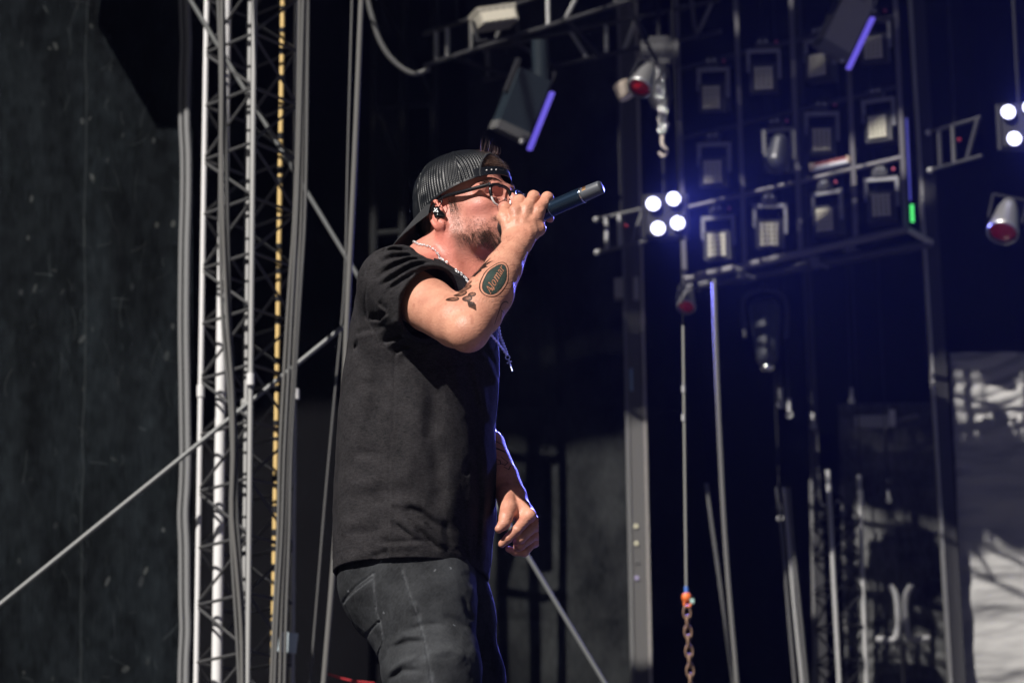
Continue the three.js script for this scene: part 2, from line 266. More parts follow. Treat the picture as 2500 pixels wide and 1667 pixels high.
// ---- ink of the two forearms: left half of the sheet for the right arm, right half for the left arm
const inkSheet = (() => {
  const c = document.createElement('canvas'); c.width = 1024; c.height = 512; const g = c.getContext('2d');
  g.fillStyle = '#fff'; g.fillRect(0, 0, 1024, 512);
  const S = 2000, X = (t) => 40 + t * S, Y = (s) => 256 - s * S;       // metres along the arm (elbow 0) and round it (0 at the oval), to pixels
  g.save(); g.beginPath(); g.rect(0, 0, 508, 512); g.clip();
  g.lineWidth = 4; g.strokeStyle = '#4a3f38'; g.fillStyle = '#457b8a';
  const oc = [X(0.118), Y(0.0)];
  g.beginPath(); g.ellipse(...oc, 118, 45, 0, 0, 7); g.stroke();
  g.beginPath(); g.ellipse(...oc, 104, 35, 0, 0, 7); g.fill(); g.lineWidth = 3; g.strokeStyle = '#2c4a52'; g.stroke();
  g.save(); g.translate(oc[0] - 4, oc[1] + 4); g.transform(1, 0, -0.35, 1, 0, 0); g.scale(1.45, 1); g.font = 'italic 35px serif'; g.textAlign = 'center'; g.lineJoin = 'round';
  g.strokeStyle = '#2a4046'; g.lineWidth = 3; g.strokeText('Alomar', 0, 8); g.fillStyle = '#efe4d8'; g.fillText('Alomar', 0, 8); g.restore();
  g.lineCap = 'round'; g.strokeStyle = '#efe4d8'; g.lineWidth = 3.5; g.beginPath(); g.moveTo(oc[0] - 50, oc[1] + 10); g.quadraticCurveTo(oc[0] - 68, oc[1] + 22, oc[0] - 58, oc[1] + 3); g.stroke();
  for (const [t, s, r] of [[0.078, 0.045, 22], [0.056, 0.043, 18], [0.098, 0.049, 16], [0.04, 0.027, 15], [0.052, 0.022, 12], [0.036, 0.048, 14], [0.028, 0.016, 11]]) {          // rose petals: rings of uneven ink
    for (let k = 0; k < 4; k++) { g.strokeStyle = `rgba(48,40,34,${0.75 - k * 0.1})`; g.lineWidth = r * 0.34 - k * 0.6; g.beginPath(); g.arc(X(t) + k * 1.5, Y(s) - k, r * (1 - k * 0.24), 0.6 + k * 1.3, 5.2 + k * 0.9); g.stroke(); }
    g.fillStyle = 'rgba(70,60,52,0.45)'; g.beginPath(); g.arc(X(t), Y(s), r * 1.15, 0, 7); g.fill();
  }
  g.fillStyle = 'rgba(56,52,50,0.8)'; g.beginPath(); g.moveTo(X(0.036), Y(0.027)); g.lineTo(X(0.03), Y(0.008)); g.lineTo(X(0.014), Y(0.001)); g.lineTo(X(0.018), Y(0.018)); g.fill();
  g.fillStyle = '#1d1c1a'; g.beginPath();                            // black feathered leaf above the oval
  [[0.118, 0.04], [0.135, 0.032], [0.142, 0.036], [0.152, 0.026], [0.158, 0.034], [0.176, 0.024], [0.168, 0.04], [0.19, 0.036], [0.17, 0.055], [0.13, 0.06]].forEach(([t, s], i) => (i ? g.lineTo(X(t), Y(s)) : g.moveTo(X(t), Y(s)))); g.fill();
  g.strokeStyle = '#3a312b'; g.lineWidth = 3.2; g.beginPath(); g.moveTo(X(0.03), Y(-0.047)); g.bezierCurveTo(X(0.05), Y(-0.028), X(0.09), Y(-0.028), X(0.1), Y(-0.048)); g.stroke();
  g.beginPath(); g.moveTo(X(0.072), Y(-0.05)); g.lineTo(X(0.062), Y(-0.038)); g.lineTo(X(0.05), Y(-0.05)); g.stroke();
  g.restore(); g.save(); g.beginPath(); g.rect(516, 0, 508, 512); g.clip(); g.translate(512, 0);
  g.strokeStyle = '#23201f'; g.fillStyle = '#23201f'; g.lineWidth = 3;
  const line = (p) => { g.beginPath(); p.forEach(([t, s], i) => (i ? g.lineTo(X(t), Y(s)) : g.moveTo(X(t), Y(s)))); g.stroke(); };
  line([[0.17, -0.012], [0.155, -0.02], [0.148, -0.006], [0.16, 0.004], [0.172, 0.001], [0.168, -0.009]]); line([[0.15, 0.01], [0.168, 0.018], [0.178, 0.008], [0.17, 0.002]]); line([[0.178, 0.02], [0.19, 0.012], [0.182, 0.004]]);
  g.lineWidth = 9; line([[0.118, 0.0], [0.13, 0.018], [0.136, 0.035]]); g.lineWidth = 6; line([[0.1, 0.012], [0.112, 0.03], [0.12, 0.045]]); g.lineWidth = 3; line([[0.06, -0.02], [0.08, -0.012], [0.094, -0.026], [0.1, -0.016]]); line([[0.05, -0.01], [0.045, -0.026], [0.06, -0.034]]);
  g.lineWidth = 5; for (let i = 0; i < 7; i++) line([[0.15 + 0.008 * i, 0.028 + 0.006 * (i % 3)], [0.144 + 0.008 * i, 0.042]]);
  g.restore();
  const t = new THREE.CanvasTexture(c); t.colorSpace = THREE.SRGBColorSpace; t.magFilter = THREE.LinearFilter;
  return t;
})();
function join2(list) { const g = new THREE.BufferGeometry(), ix = []; let n = 0; for (const q of list) { for (const i of q.index.array) ix.push(i + n); n += q.attributes.position.count; } for (const a of ['position', 'normal']) { const d = new Float32Array(n * 3); let o = 0; for (const q of list) { d.set(q.attributes[a].array, o); o += q.attributes[a].array.length; } g.setAttribute(a, new THREE.BufferAttribute(d, 3)); } g.setIndex(ix); return g; }
function armFrame(a, b, facing) { const ax = b.clone().sub(a), L = ax.length(); ax.normalize(); const n = facing.clone().sub(a); n.addScaledVector(ax, -n.dot(ax)).normalize(); return { a, ax, n, m: V().crossVectors(n, ax).normalize(), L }; }
const inkR = armFrame(EL, WR, B(1206, 686, 0.35)), inkL = armFrame(EL2, WL, WL.clone().lerp(EL2, 0.3).add(V(0.01, 0, 0.05)));
if (inkR.m.x > 0) inkR.m.negate();                                   // up across the letters is towards the chest
function inkUV(x, y, z) {
  const p = V(x, y, z);
  for (const [f, off, R] of [[inkR, 0, 0.041], [inkL, 512, 0.034]]) {
    const d = p.clone().sub(f.a), t = d.dot(f.ax); d.addScaledVector(f.ax, -t); if (t < -0.015 || t > f.L - 0.02 || d.length() > 0.07) continue;
    const phi = Math.atan2(d.dot(f.m), d.dot(f.n)), s = phi * R; if (Math.abs(phi) > 2.7) continue;
    return [(off + 40 + t * 2000) / 1024, 1 - (256 - s * 2000) / 512];
  }
  return [0.004, 0.004];
}

// ---- skin colour: freckles, flush of ear and cheek, shaved beard under the hairs
function beardAmount(hx, hy, hz) {                                   // where hair grows on the face, head frame
  const az = Math.abs(hz);
  const jy = -0.058 - 0.5 * (hx - 0.0), jawline = (0.6 * sstep(0.026, 0.004, Math.abs(hy - jy)) + 0.3 * sstep(0.045, 0.012, Math.abs(hy - jy - 0.008))) * sstep(-0.02, 0.004, hx);
  const side = sstep(-0.006, 0.002, hx) * sstep(0.026, 0.012, hx) * sstep(0.024, 0.008, hy) * (az > 0.04 && hy > -0.07 ? 0.6 : 0);
  const chin = sstep(0.05, 0.075, hx) * sstep(-0.068, -0.085, hy) * 1.3, lip = sstep(0.075, 0.09, hx) * sstep(-0.04, -0.047, hy) * sstep(-0.062, -0.05, hy);
  return clamp(Math.max(jawline, side, chin, lip)) * sstep(-0.125, -0.108, hy);
}
function skinColor(x, y, z) {
  const [hx, hy, hz] = toHead(x, y, z), inHead = hyp(hx, hy + 0.02, hz) < 0.16;
  let c = [0.55, 0.258, 0.175];
  const mottle = fbm(x * 38, y * 38, z * 38, 3), fine = fbm(x * 190, y * 190, z * 190, 2), spot = sstep(0.52, 0.72, noise(x * 95 + 9, y * 95, z * 95)) * sstep(-0.1, 0.3, noise(x * 21, y * 21, z * 21 + 4));
  if (inHead) {
    c = [0.57, 0.24, 0.18];
    const earRed = sstep(0.062, 0.075, Math.abs(hz)) * sstep(0.034, 0.014, Math.abs(hx + 0.026)); for (let k = 0; k < 3; k++) c[k] = lerp(c[k], [0.66, 0.22, 0.17][k], earRed * 0.8);
    const cheek = Math.exp(-(((hx - 0.06) / 0.025) ** 2 + ((hy + 0.022) / 0.02) ** 2)); for (let k = 0; k < 3; k++) c[k] = lerp(c[k], [0.60, 0.2, 0.17][k], cheek * 0.5);
    const neckRed = sstep(-0.09, -0.125, hy); for (let k = 0; k < 3; k++) c[k] = lerp(c[k], [0.54, 0.18, 0.125][k], neckRed * 0.75);
    const beard = beardAmount(hx, hy, hz) * (0.5 + 0.5 * sstep(-0.2, 0.3, fbm(hx * 120, hy * 120, hz * 120, 2))); for (let k = 0; k < 3; k++) c[k] = lerp(c[k], [0.20, 0.10, 0.07][k], beard * 0.5);
    const eyelid = Math.exp(-(((hy + 0.0045) / 0.0022) ** 2)) * (hx > 0.07 && Math.abs(Math.abs(hz) - 0.032) < 0.016 ? 1 : 0); for (let k = 0; k < 3; k++) c[k] = lerp(c[k], 0.025, eyelid * 0.85);   // lash line of the lowered eye
  } else if (y > B(0, 700).y && x < B(1150, 0).x) c = [0.55, 0.19, 0.13];
  const m = 1 + mottle * 0.3 + fine * 0.16 - spot * 0.25;
  return [c[0] * (1 + (m - 1) * 0.7), c[1] * m, c[2] * m];
}
console.log('skeleton', HC.toArray().map((v) => v.toFixed(3)).join(), 'arm', EL.distanceTo(SH).toFixed(3), EL.distanceTo(WR).toFixed(3), 'mic', M0.distanceTo(M1).toFixed(3));

const person = thing('person', 'singing man in a backward mesh cap, glasses, dark tee and faded black jeans', 'person', ORIGIN);
const poreMap = noiseTexture(256, (u, v, i, j) => 0.5 + 0.3 * noise(i * 0.5, j * 0.5, 2) + 0.25 * noise(i * 0.17, j * 0.17, 6)); poreMap.channel = 1;
const skinMat = phys(1, 1, 1, { vertexColors: true, map: inkSheet, roughness: 0.44, specularIntensity: 0.85, bumpMap: poreMap, bumpScale: 0.0006 });
{
  const b0 = B(975, 930, 0.45), b1 = B(1400, 395, 0), l0 = B(1100, 1400, 0), l1 = B(1300, 1040, 0);
  const upper = (x, y, z) => Math.min(smin(headSDF(x, y, z), neck(x, y, z), 0.02), smin(armR(x, y, z), handR(x, y, z), 0.012)), lower = (x, y, z) => smin(armL(x, y, z), handL(x, y, z), 0.012);
  const g0 = join2([netMesh(upper, [b0.x, b0.y, -0.13], [b1.x, b1.y, 0.46], 0.0021), netMesh(lower, [l0.x, l0.y, -0.26], [l1.x, l1.y, 0.11], 0.0019),
    netMesh((x, y, z) => Math.min(smin(smin(trunk(x, y, z), girdle(x, y, z), 0.04), neck(x, y, z), 0.03), armR(x, y, z), armL(x, y, z)) + 0.002, [-0.3, B(0, 1400).y, -0.35], [0.3, B(0, 680).y, 0.3], 0.012)]);
  unwrap(g0, inkUV);
  const g = g0.toNonIndexed ? g0 : g0, uv = g.attributes.uv, ix = g.index.array, extra = [];
  for (let i = 0; i < ix.length; i += 3) { const u = [0, 1, 2].map((k) => [uv.getX(ix[i + k]), uv.getY(ix[i + k])]), far = Math.max(Math.abs(u[0][0] - u[1][0]), Math.abs(u[1][0] - u[2][0]), Math.abs(u[0][1] - u[1][1]), Math.abs(u[1][1] - u[2][1])); if (far > 0.05) extra.push(i); }
  const n = g.attributes.position.count, add = extra.length * 3, grow = (name, k, fill) => { const a = new Float32Array((n + add) * k); a.set(g.attributes[name].array); let w = n; for (const i of extra) for (let q = 0; q < 3; q++, w++) for (let c = 0; c < k; c++) a[w * k + c] = fill ?? a[ix[i + q] * k + c]; return new THREE.BufferAttribute(a, k); };
  const P2 = grow('position', 3), N2 = grow('normal', 3), U2 = grow('uv', 2, 0.004); let w = n; for (const i of extra) for (let q = 0; q < 3; q++) ix[i + q] = w++;
  const out = new THREE.BufferGeometry(); out.setAttribute('position', P2); out.setAttribute('normal', N2); out.setAttribute('uv', U2); out.setIndex(Array.from(ix));
  paint(out, skinColor); unwrap(out, (x, y, z) => [(x + z * 0.8) / 0.11, (y + z * 0.35) / 0.11], 'uv1');
  mesh('body', out, skinMat, person);
  console.log('skin triangles', ix.length / 3);
}
// ---------------------------------------------------------------- the singer: clothes
const YAW = 16 * DEG, cY = Math.cos(YAW), sY = Math.sin(YAW);         // the trunk is turned a little to the light
const rows = [[676, 955, 1130, 0.13], [700, 900, 1165, 0.185], [720, 886, 1190, 0.205], [760, 873, 1207, 0.205], [820, 860, 1214, 0.20], [870, 853, 1217, 0.198], [960, 838, 1215, 0.194], [1042, 828, 1207, 0.192], [1130, 823, 1211, 0.192], [1255, 819, 1207, 0.194], [1340, 818, 1194, 0.194], [1460, 820, 1180, 0.192]].map(([py, xl, xr, w]) => {
  const a = B(xl, py, 0), b = B(xr, py, 0), half = (b.x - a.x) / 2; return { y: a.y, cx: (a.x + b.x) / 2, w, d: Math.sqrt(Math.max(0.0016, half * half - (w * sY) ** 2)) / cY };
});
function trunkRow(y) {
  if (y >= rows[0].y) return rows[0]; const n = rows.length; if (y <= rows[n - 1].y) return rows[n - 1];
  let i = 0; while (rows[i + 1].y > y) i++; const a = rows[i], b = rows[i + 1], t = sstep(0, 1, (a.y - y) / (a.y - b.y)) * 0.5 + 0.5 * (a.y - y) / (a.y - b.y);
  return { cx: lerp(a.cx, b.cx, t), w: lerp(a.w, b.w, t), d: lerp(a.d, b.d, t) };
}
function trunkSDF(x, y, z) {
  const r = trunkRow(y), px = x - r.cx, f = px * cY + z * sY, s = -px * sY + z * cY, k = Math.pow(Math.pow(Math.abs(f) / r.d, 2.3) + Math.pow(Math.abs(s) / r.w, 2.3), 1 / 2.3);
  const d = (k - 1) * Math.min(r.d, r.w) * 0.95, top = y - rows[0].y; return top > 0 ? smax(d, top, 0.03) : d;
}
const HEM = B(0, 1424, 0).y, CUFF = SH.clone().lerp(EL, 0.43), cuffN = EL.clone().sub(SH).normalize();
const cuffPlane = cuffN.clone().add(V(0.16, 0.10, 0.0)).normalize();
const sleeveR = chain([B(965, 708, 0.15), SH.clone().add(V(-0.004, 0.004, 0)), SH.clone().lerp(EL, 0.3), SH.clone().lerp(EL, 0.6)], [0.066, 0.071, 0.074, 0.0735], 0.03), sleeveL = chain([SH2.clone().add(V(-0.02, 0, 0.02)), SH2.clone().lerp(EL2, 0.45)], [0.07, 0.078]);
const yoke = chain([B(1000, 704, 0.10), B(1040, 712, 0.01), B(1085, 712, -0.16)], [0.05, 0.068, 0.055], 0.04), scruff = chain([B(980, 702, 0.10), B(940, 716, -0.02)], [0.05, 0.05], 0.03);
const armpit = cone(B(1005, 830, 0.13), B(955, 830, 0.15), 0.05, 0.05);
// folds: [photograph points of the crease], height, width; positive ridges, negative creases
const C4 = (x, y) => [800 + x / 3.484, 600 + y / 3.484], C5 = (x, y) => [780 + x / 2.352, 1000 + y / 2.352], C8 = (x, y) => [840 + x / 5.227, 600 + y / 5.227];
const foldList = [
  [[C8(470, 205), C8(640, 190), C8(820, 220), C8(1000, 290)], -0.004, 0.004], [[C8(520, 165), C8(760, 130), C8(930, 170)], 0.005, 0.006], [[C8(440, 300), C8(640, 235), C8(860, 235), C8(1060, 320)], 0.005, 0.006],
  [[C8(420, 400), C8(640, 330), C8(880, 300), C8(1090, 340)], -0.0035, 0.005], [[C8(420, 480), C8(660, 380), C8(900, 330), C8(1100, 350)], 0.005, 0.006], [[C8(400, 600), C8(640, 480), C8(860, 380), C8(1080, 370)], -0.004, 0.005],
  [[C8(420, 680), C8(660, 560), C8(880, 440), C8(1100, 400)], 0.0055, 0.006], [[C8(500, 720), C8(700, 620), C8(900, 510), C8(1130, 430)], -0.0045, 0.005], [[C8(520, 790), C8(720, 690), C8(920, 570), C8(1150, 470)], 0.005, 0.006],
  [[C8(600, 790), C8(760, 700), C8(960, 590)], -0.004, 0.005], [[C8(460, 880), C8(520, 960), C8(590, 1030)], -0.007, 0.004], [[C8(420, 860), C8(500, 990), C8(560, 1040)], 0.004, 0.004], [[C8(640, 960), C8(720, 900), C8(800, 850)], 0.003, 0.006],
  [[C8(310, 965), C8(430, 1020), C8(600, 1075)], -0.009, 0.0045], [[C8(320, 1010), C8(450, 1070), C8(640, 1120)], 0.007, 0.005], [[C8(480, 1300), C8(620, 1275), C8(780, 1245)], -0.008, 0.0045], [[C8(430, 1190), C8(600, 1180), C8(760, 1215)], 0.006, 0.007],
  [[C8(560, 1360), C8(650, 1320), C8(800, 1285)], 0.006, 0.005], [[C8(650, 1430), C8(740, 1390), C8(830, 1360)], -0.007, 0.004], [[C8(680, 1460), C8(780, 1420), C8(870, 1400)], 0.005, 0.005],
  [[C8(130, 1090), C8(260, 1120), C8(390, 1160)], -0.005, 0.006], [[C8(100, 1140), C8(250, 1180), C8(400, 1210)], 0.005, 0.008], [[C8(110, 1240), C8(180, 1250)], -0.006, 0.006],
  [[C4(600, 960), C4(680, 1020), C4(760, 1130)], 0.004, 0.009], [[C4(220, 1160), C4(380, 1210), C4(520, 1260)], -0.003, 0.010],
  [[C5(480, 545), C5(600, 580), C5(715, 675)], 0.0055, 0.008], [[C5(470, 575), C5(590, 620), C5(700, 700)], -0.006, 0.006], [[C5(560, 655), C5(640, 730), C5(730, 815)], 0.005, 0.007], [[C5(545, 690), C5(620, 760), C5(700, 830)], -0.005, 0.006],
  [[C5(440, 640), C5(500, 690), C5(580, 755)], 0.005, 0.006], [[C5(400, 655), C5(470, 710), C5(540, 765)], -0.005, 0.005], [[C5(320, 760), C5(420, 785), C5(560, 775), C5(690, 775)], -0.004, 0.005], [[C5(330, 800), C5(450, 810), C5(600, 800)], 0.004, 0.006],
  [[C5(390, 560), C5(460, 560), C5(520, 600)], 0.004, 0.006], [[C5(310, 545), C5(380, 550)], -0.003, 0.006], [[C5(290, 870), C5(370, 845), C5(400, 840)], -0.005, 0.006], [[C5(720, 640), C5(730, 720), C5(760, 800)], -0.004, 0.006],
  [[C5(865, 30), C5(900, 250), C5(920, 480), C5(890, 760), C5(900, 960)], -0.007, 0.007], [[C5(930, 200), C5(950, 420), C5(945, 640), C5(925, 820)], 0.007, 0.009], [[C5(860, 260), C5(845, 330), C5(840, 380)], -0.004, 0.004], [[C5(860, 600), C5(870, 760), C5(850, 900)], 0.004, 0.009],
  [[C5(820, 740), C5(850, 830), C5(870, 960)], -0.005, 0.006], [[C5(540, 40), C5(640, 90), C5(700, 160)], -0.0025, 0.010], [[C5(190, 250), C5(280, 265), C5(380, 280)], -0.004, 0.008], [[C5(150, 420), C5(280, 440), C5(380, 400)], 0.003, 0.012],
  [[C5(120, 640), C5(200, 660), C5(300, 640)], 0.003, 0.012], [[C5(120, 880), C5(240, 840), C5(330, 830)], 0.003, 0.010], [[C4(1060, 900), C4(1100, 1150), C4(1160, 1350)], 0.005, 0.010], [[C4(1220, 880), C4(1290, 1150), C4(1360, 1420)], 0.006, 0.010], [[C4(1160, 900), C4(1230, 1200), C4(1290, 1450)], -0.006, 0.009],
  [[C4(1290, 850), C4(1390, 960), C4(1450, 1060)], 0.006, 0.009], [[C4(1330, 800), C4(1420, 880), C4(1460, 980)], -0.005, 0.006],
  [[C4(640, 1010), C4(800, 1250), C5(560, 200), C5(640, 420)], 0.007, 0.018], [[C4(720, 1060), C4(900, 1300), C5(640, 180), C5(730, 380)], -0.006, 0.014], [[C4(330, 1000), C4(300, 1300), C5(190, 150), C5(200, 420)], 0.006, 0.020], [[C4(440, 1000), C4(420, 1300), C5(300, 120), C5(320, 360)], -0.005, 0.016],
  [[C5(480, 60), C5(520, 300), C5(480, 520)], 0.006, 0.018], [[C5(720, 260), C5(760, 480), C5(740, 700)], 0.006, 0.014], [[C5(660, 250), C5(690, 470), C5(640, 640)], -0.005, 0.013], [[C5(150, 480), C5(300, 520), C5(440, 480), C5(560, 520)], -0.004, 0.012], [[C5(140, 700), C5(260, 720), C5(380, 690)], -0.004, 0.009],
].map(([p, h, w], i) => { if (i < 10) { h *= 2.3; w *= 0.85; } const q = p.map(([x, y]) => B(x, y, 0.15)), xs = q.map((v) => v.x), ys = q.map((v) => v.y), m = w * 4; return { q, h, w: w * 1.2, lo: [Math.min(...xs) - m, Math.min(...ys) - m], hi: [Math.max(...xs) + m, Math.max(...ys) + m] }; });
function polyDist(q, x, y) {                                         // distance to a polyline in the side plane, and how far along (0..1)
  let best = 1e9, along = 0; for (let i = 0; i + 1 < q.length; i++) { const ax = q[i].x, ay = q[i].y, bx = q[i + 1].x - ax, by = q[i + 1].y - ay, t = clamp(((x - ax) * bx + (y - ay) * by) / (bx * bx + by * by)), d = (x - ax - bx * t) ** 2 + (y - ay - by * t) ** 2; if (d < best) { best = d; along = (i + t) / (q.length - 1); } }
  return [Math.sqrt(best), along];
}
function folds(x, y, z) {
  let s = 0; if (z < -0.02) return 0.004 * noise(x * 9, y * 6, z * 9);
  for (const f of foldList) { if (x < f.lo[0] || x > f.hi[0] || y < f.lo[1] || y > f.hi[1]) continue; const [d, t] = polyDist(f.q, x, y); s += 0.95 * f.h * Math.exp(-((d / f.w) ** 2)) * sstep(-0.05, 0.3, t) * sstep(1.05, 0.7, t); }
  return 0.009 * Math.tanh(s / 0.009) * sstep(-0.02, 0.05, z);
}
const sideSeam = [C4(570, 950), C4(566, 1200), C4(560, 1500), C5(405, 200), C5(395, 600), C5(392, 890)].map(([x, y]) => B(x, y, 0.18));
const armSeam = [C8(560, 135), C8(430, 240), C8(340, 440), C8(300, 660), C8(275, 800), C8(290, 960), C8(400, 1150), C8(480, 1310), C8(650, 1440)].map(([x, y]) => B(x, y, 0.16));
function groove(q, x, y, w, z) { return z > 0.02 ? Math.exp(-((polyDist(q, x, y)[0] / w) ** 2)) : 0; }
function shirtSolid(x, y, z) {
  let d = smin(trunkSDF(x, y, z), yoke(x, y, z), 0.05); d = smin(d, scruff(x, y, z), 0.05);
  d = smin(d, sleeveL(x, y, z), 0.04); d = smin(d, sleeveR(x, y, z), 0.035); return smin(d, armpit(x, y, z), 0.03);
}
const neckHole = chain([B(1112, 622, 0.0), B(1094, 662, 0.004), B(1072, 716, 0.004)], [0.082, 0.073, 0.066], 0.02);
function shirtSDF(x, y, z) {
  const s = shirtSolid(x, y, z); if (s > 0.04) return s; if (s < -0.03 && y > HEM + 0.11 && z < 0.1) return s;
  const cuff = (x - CUFF.x) * cuffPlane.x + (y - CUFF.y) * cuffPlane.y + (z - CUFF.z) * cuffPlane.z, nearArm = sleeveR(x, y, z) < 0.04 && cuff > -0.2;
  let d = s - folds(x, y, z) - 0.005 * fbm(x * 11, y * 7, z * 11, 2) - 0.0016 * fbm(x * 34, y * 26, z * 34, 3);
  if (z > 0) d += 0.0016 * groove(sideSeam, x, y, 0.0018, z) - 0.0008 * groove(sideSeam, x - 0.005, y, 0.003, z) + 0.002 * groove(armSeam, x, y, 0.0018, z);
  const hem = HEM - y; d += 0.0008 * (Math.exp(-(((hem + 0.021) / 0.0016) ** 2)) + Math.exp(-(((hem + 0.0265) / 0.0016) ** 2)));
  if (nearArm && cuff > -0.06 && cuff < 0.02) d += 0.0009 * (Math.exp(-(((cuff + 0.019) / 0.0016) ** 2)) + Math.exp(-(((cuff + 0.0245) / 0.0016) ** 2)));
  const skin = d; d = smax(d, hem, 0.003); if (z > 0.05 || cuff > 0) d = nearArm && z > 0.12 ? smax(d, cuff, 0.003) : d;
  d = smax(d, -smax(skin + 0.0055, y - HEM - 0.075, 0.004), 0.0025);      // open at the hem
  if (nearArm && z > 0.12) d = smax(d, -smax(Math.max(skin, sleeveR(x, y, z)) + 0.0075, -cuff - 0.05, 0.004), 0.0025);                             // open at the cuff
  const nh = neckHole(x, y, z); d -= 0.003 * sstep(0.019, 0.016, nh) + 0.0005 * Math.sin(nh * 0); d = smax(d, -nh, 0.004);
  return d;
}
const clothBump = noiseTexture(256, (u, v, i, j) => 0.5 + 0.25 * noise(i * 0.9, j * 0.9, 1) + 0.25 * ((i + j) % 4 < 2 ? 0.4 : -0.4));
const heather = noiseTexture(512, (u, v, i, j) => { const n = noise(i * 0.10, j * 0.3, 3) * 0.5 + noise(i * 0.33, j * 0.33, 8) * 0.5, m = fbm(i * 0.02, j * 0.02, 5); return 0.66 + 0.34 * n + 0.2 * m; });
const wrap = (x, y, z) => [Math.atan2(z, x - 0.02) * 0.19 / 0.25, y / 0.25];
{
  const lo = B(800, 1450, 0), hi = B(1240, 600, 0), g = netMesh(shirtSDF, [lo.x - 0.02, lo.y, -0.3], [hi.x, hi.y, 0.36], 0.0037, 2);
  unwrap(g, wrap);
  clothBump.repeat.set(6, 6);
  mesh('shirt', g, phys(0.036, 0.034, 0.0365, { map: heather, bumpMap: clothBump, bumpScale: 0.0004, roughness: 0.95, specularIntensity: 0.12, sheen: 0.3, sheenColor: new THREE.Color(0.06, 0.06, 0.07), sheenRoughness: 0.6 }), person).userData.label = 'dark charcoal cotton tee with short sleeves';
  console.log('shirt triangles', g.index.count / 3);
}

// ---- jeans
const legR = chain([B(995, 1410, 0.055), B(1026, 1490, 0.085), B(1056, 1640, 0.12), B(1080, 1880, 0.12)], [0.108, 0.107, 0.094, 0.07], 0.03), shinR = chain([B(1080, 1880, 0.12), V(0.0, 0.10, 0.12)], [0.072, 0.055]);
const legL = chain([B(1060, 1400, -0.09), B(1088, 1500, -0.10), B(1125, 1660, -0.13), B(1180, 1900, -0.14)], [0.10, 0.098, 0.085, 0.07], 0.03), shinL = chain([B(1180, 1900, -0.14), V(0.12, 0.10, -0.14)], [0.07, 0.055]);
const seat = chain([B(945, 1432, 0.06), B(960, 1442, -0.08)], [0.096, 0.096]), hips = cone(B(1003, 1400, 0.035), B(1020, 1400, -0.05), 0.128, 0.125);
const jeanFolds = [
  [[C5(340, 1480), C5(400, 1370), C5(520, 1345), C5(640, 1360)], -0.006, 0.007], [[C5(360, 1420), C5(480, 1310), C5(640, 1330)], 0.005, 0.008], [[C5(480, 1290), C5(600, 1250), C5(720, 1245)], -0.004, 0.007], [[C5(370, 1530), C5(470, 1470), C5(580, 1440)], 0.0045, 0.007],
  [[C5(380, 1560), C5(480, 1510), C5(600, 1520)], -0.005, 0.006], [[C5(700, 1180), C5(790, 1220), C5(860, 1260)], -0.003, 0.008], [[C5(640, 1420), C5(760, 1400), C5(870, 1440)], 0.004, 0.010], [[C5(820, 1060), C5(850, 1150), C5(880, 1200)], -0.005, 0.006],
].map(([p, h, w]) => { const q = p.map(([x, y]) => B(x, y, 0.17)); return { q, h, w }; });
const outSeam = [C5(470, 905), C5(520, 1060), C5(570, 1200), C5(610, 1350), C5(645, 1568), C5(660, 1700)].map(([x, y]) => B(x, y, 0.2));
const pocket = [[305, 960], [330, 1180], [368, 1330], [300, 1445], [235, 1300], [135, 1090]].map(([x, y]) => B(...C5(x, y), 0.14)), pocketBand = [[133, 1085], [300, 990]].map(([x, y]) => B(...C5(x, y), 0.14)), pocketFlap = [[238, 1300], [350, 1225]].map(([x, y]) => B(...C5(x, y), 0.14)), pocketEdge = [[308, 960], [330, 1180], [350, 1225], [368, 1330], [302, 1445]].map(([x, y]) => B(...C5(x, y), 0.14)), yokeSeam = [[130, 1075], [220, 1010], [320, 955]].map(([x, y]) => B(...C5(x, y), 0.14));
function jeansSolid(x, y, z) { let d = smin(legR(x, y, z), seat(x, y, z), 0.05); d = smin(d, hips(x, y, z), 0.05); d = smin(d, shinR(x, y, z), 0.03); const l = smin(legL(x, y, z), shinL(x, y, z), 0.03); return smin(d, l, 0.025); }
function jeansSDF(x, y, z) {
  let d = jeansSolid(x, y, z); if (d > 0.04) return d;
  const top = y - (HEM + 0.05); d = smax(d, top, 0.006);
  if (z > 0) {
    for (const f of jeanFolds) { const [q, t] = polyDist(f.q, x, y); if (q < f.w * 3) d -= f.h * Math.exp(-((q / f.w) ** 2)) * sstep(-0.05, 0.3, t) * sstep(1.05, 0.7, t); }
    const inP = insidePocket(x, y); d -= 0.0025 * inP;
    d += 0.0022 * groove(outSeam, x, y, 0.002, z) - 0.0012 * groove(outSeam, x + 0.006, y, 0.004, z) + 0.003 * groove(pocketFlap, x, y, 0.003, z) + 0.002 * groove(pocketBand, x, y, 0.002, z) + 0.003 * groove(yokeSeam, x, y, 0.0025, z);
  }
  return d - 0.004 * fbm(x * 12, y * 11, z * 12, 2) - 0.0022 * fbm(x * 36, y * 40, z * 36, 3) + Math.max(0, 0.11 - y) * 0;
}
function insidePocket(x, y) { let c = 0; const n = pocket.length; for (let i = 0, j = n - 1; i < n; j = i++) if ((pocket[i].y > y) !== (pocket[j].y > y) && x < (pocket[j].x - pocket[i].x) * (y - pocket[i].y) / (pocket[j].y - pocket[i].y) + pocket[i].x) c ^= 1; return c; }
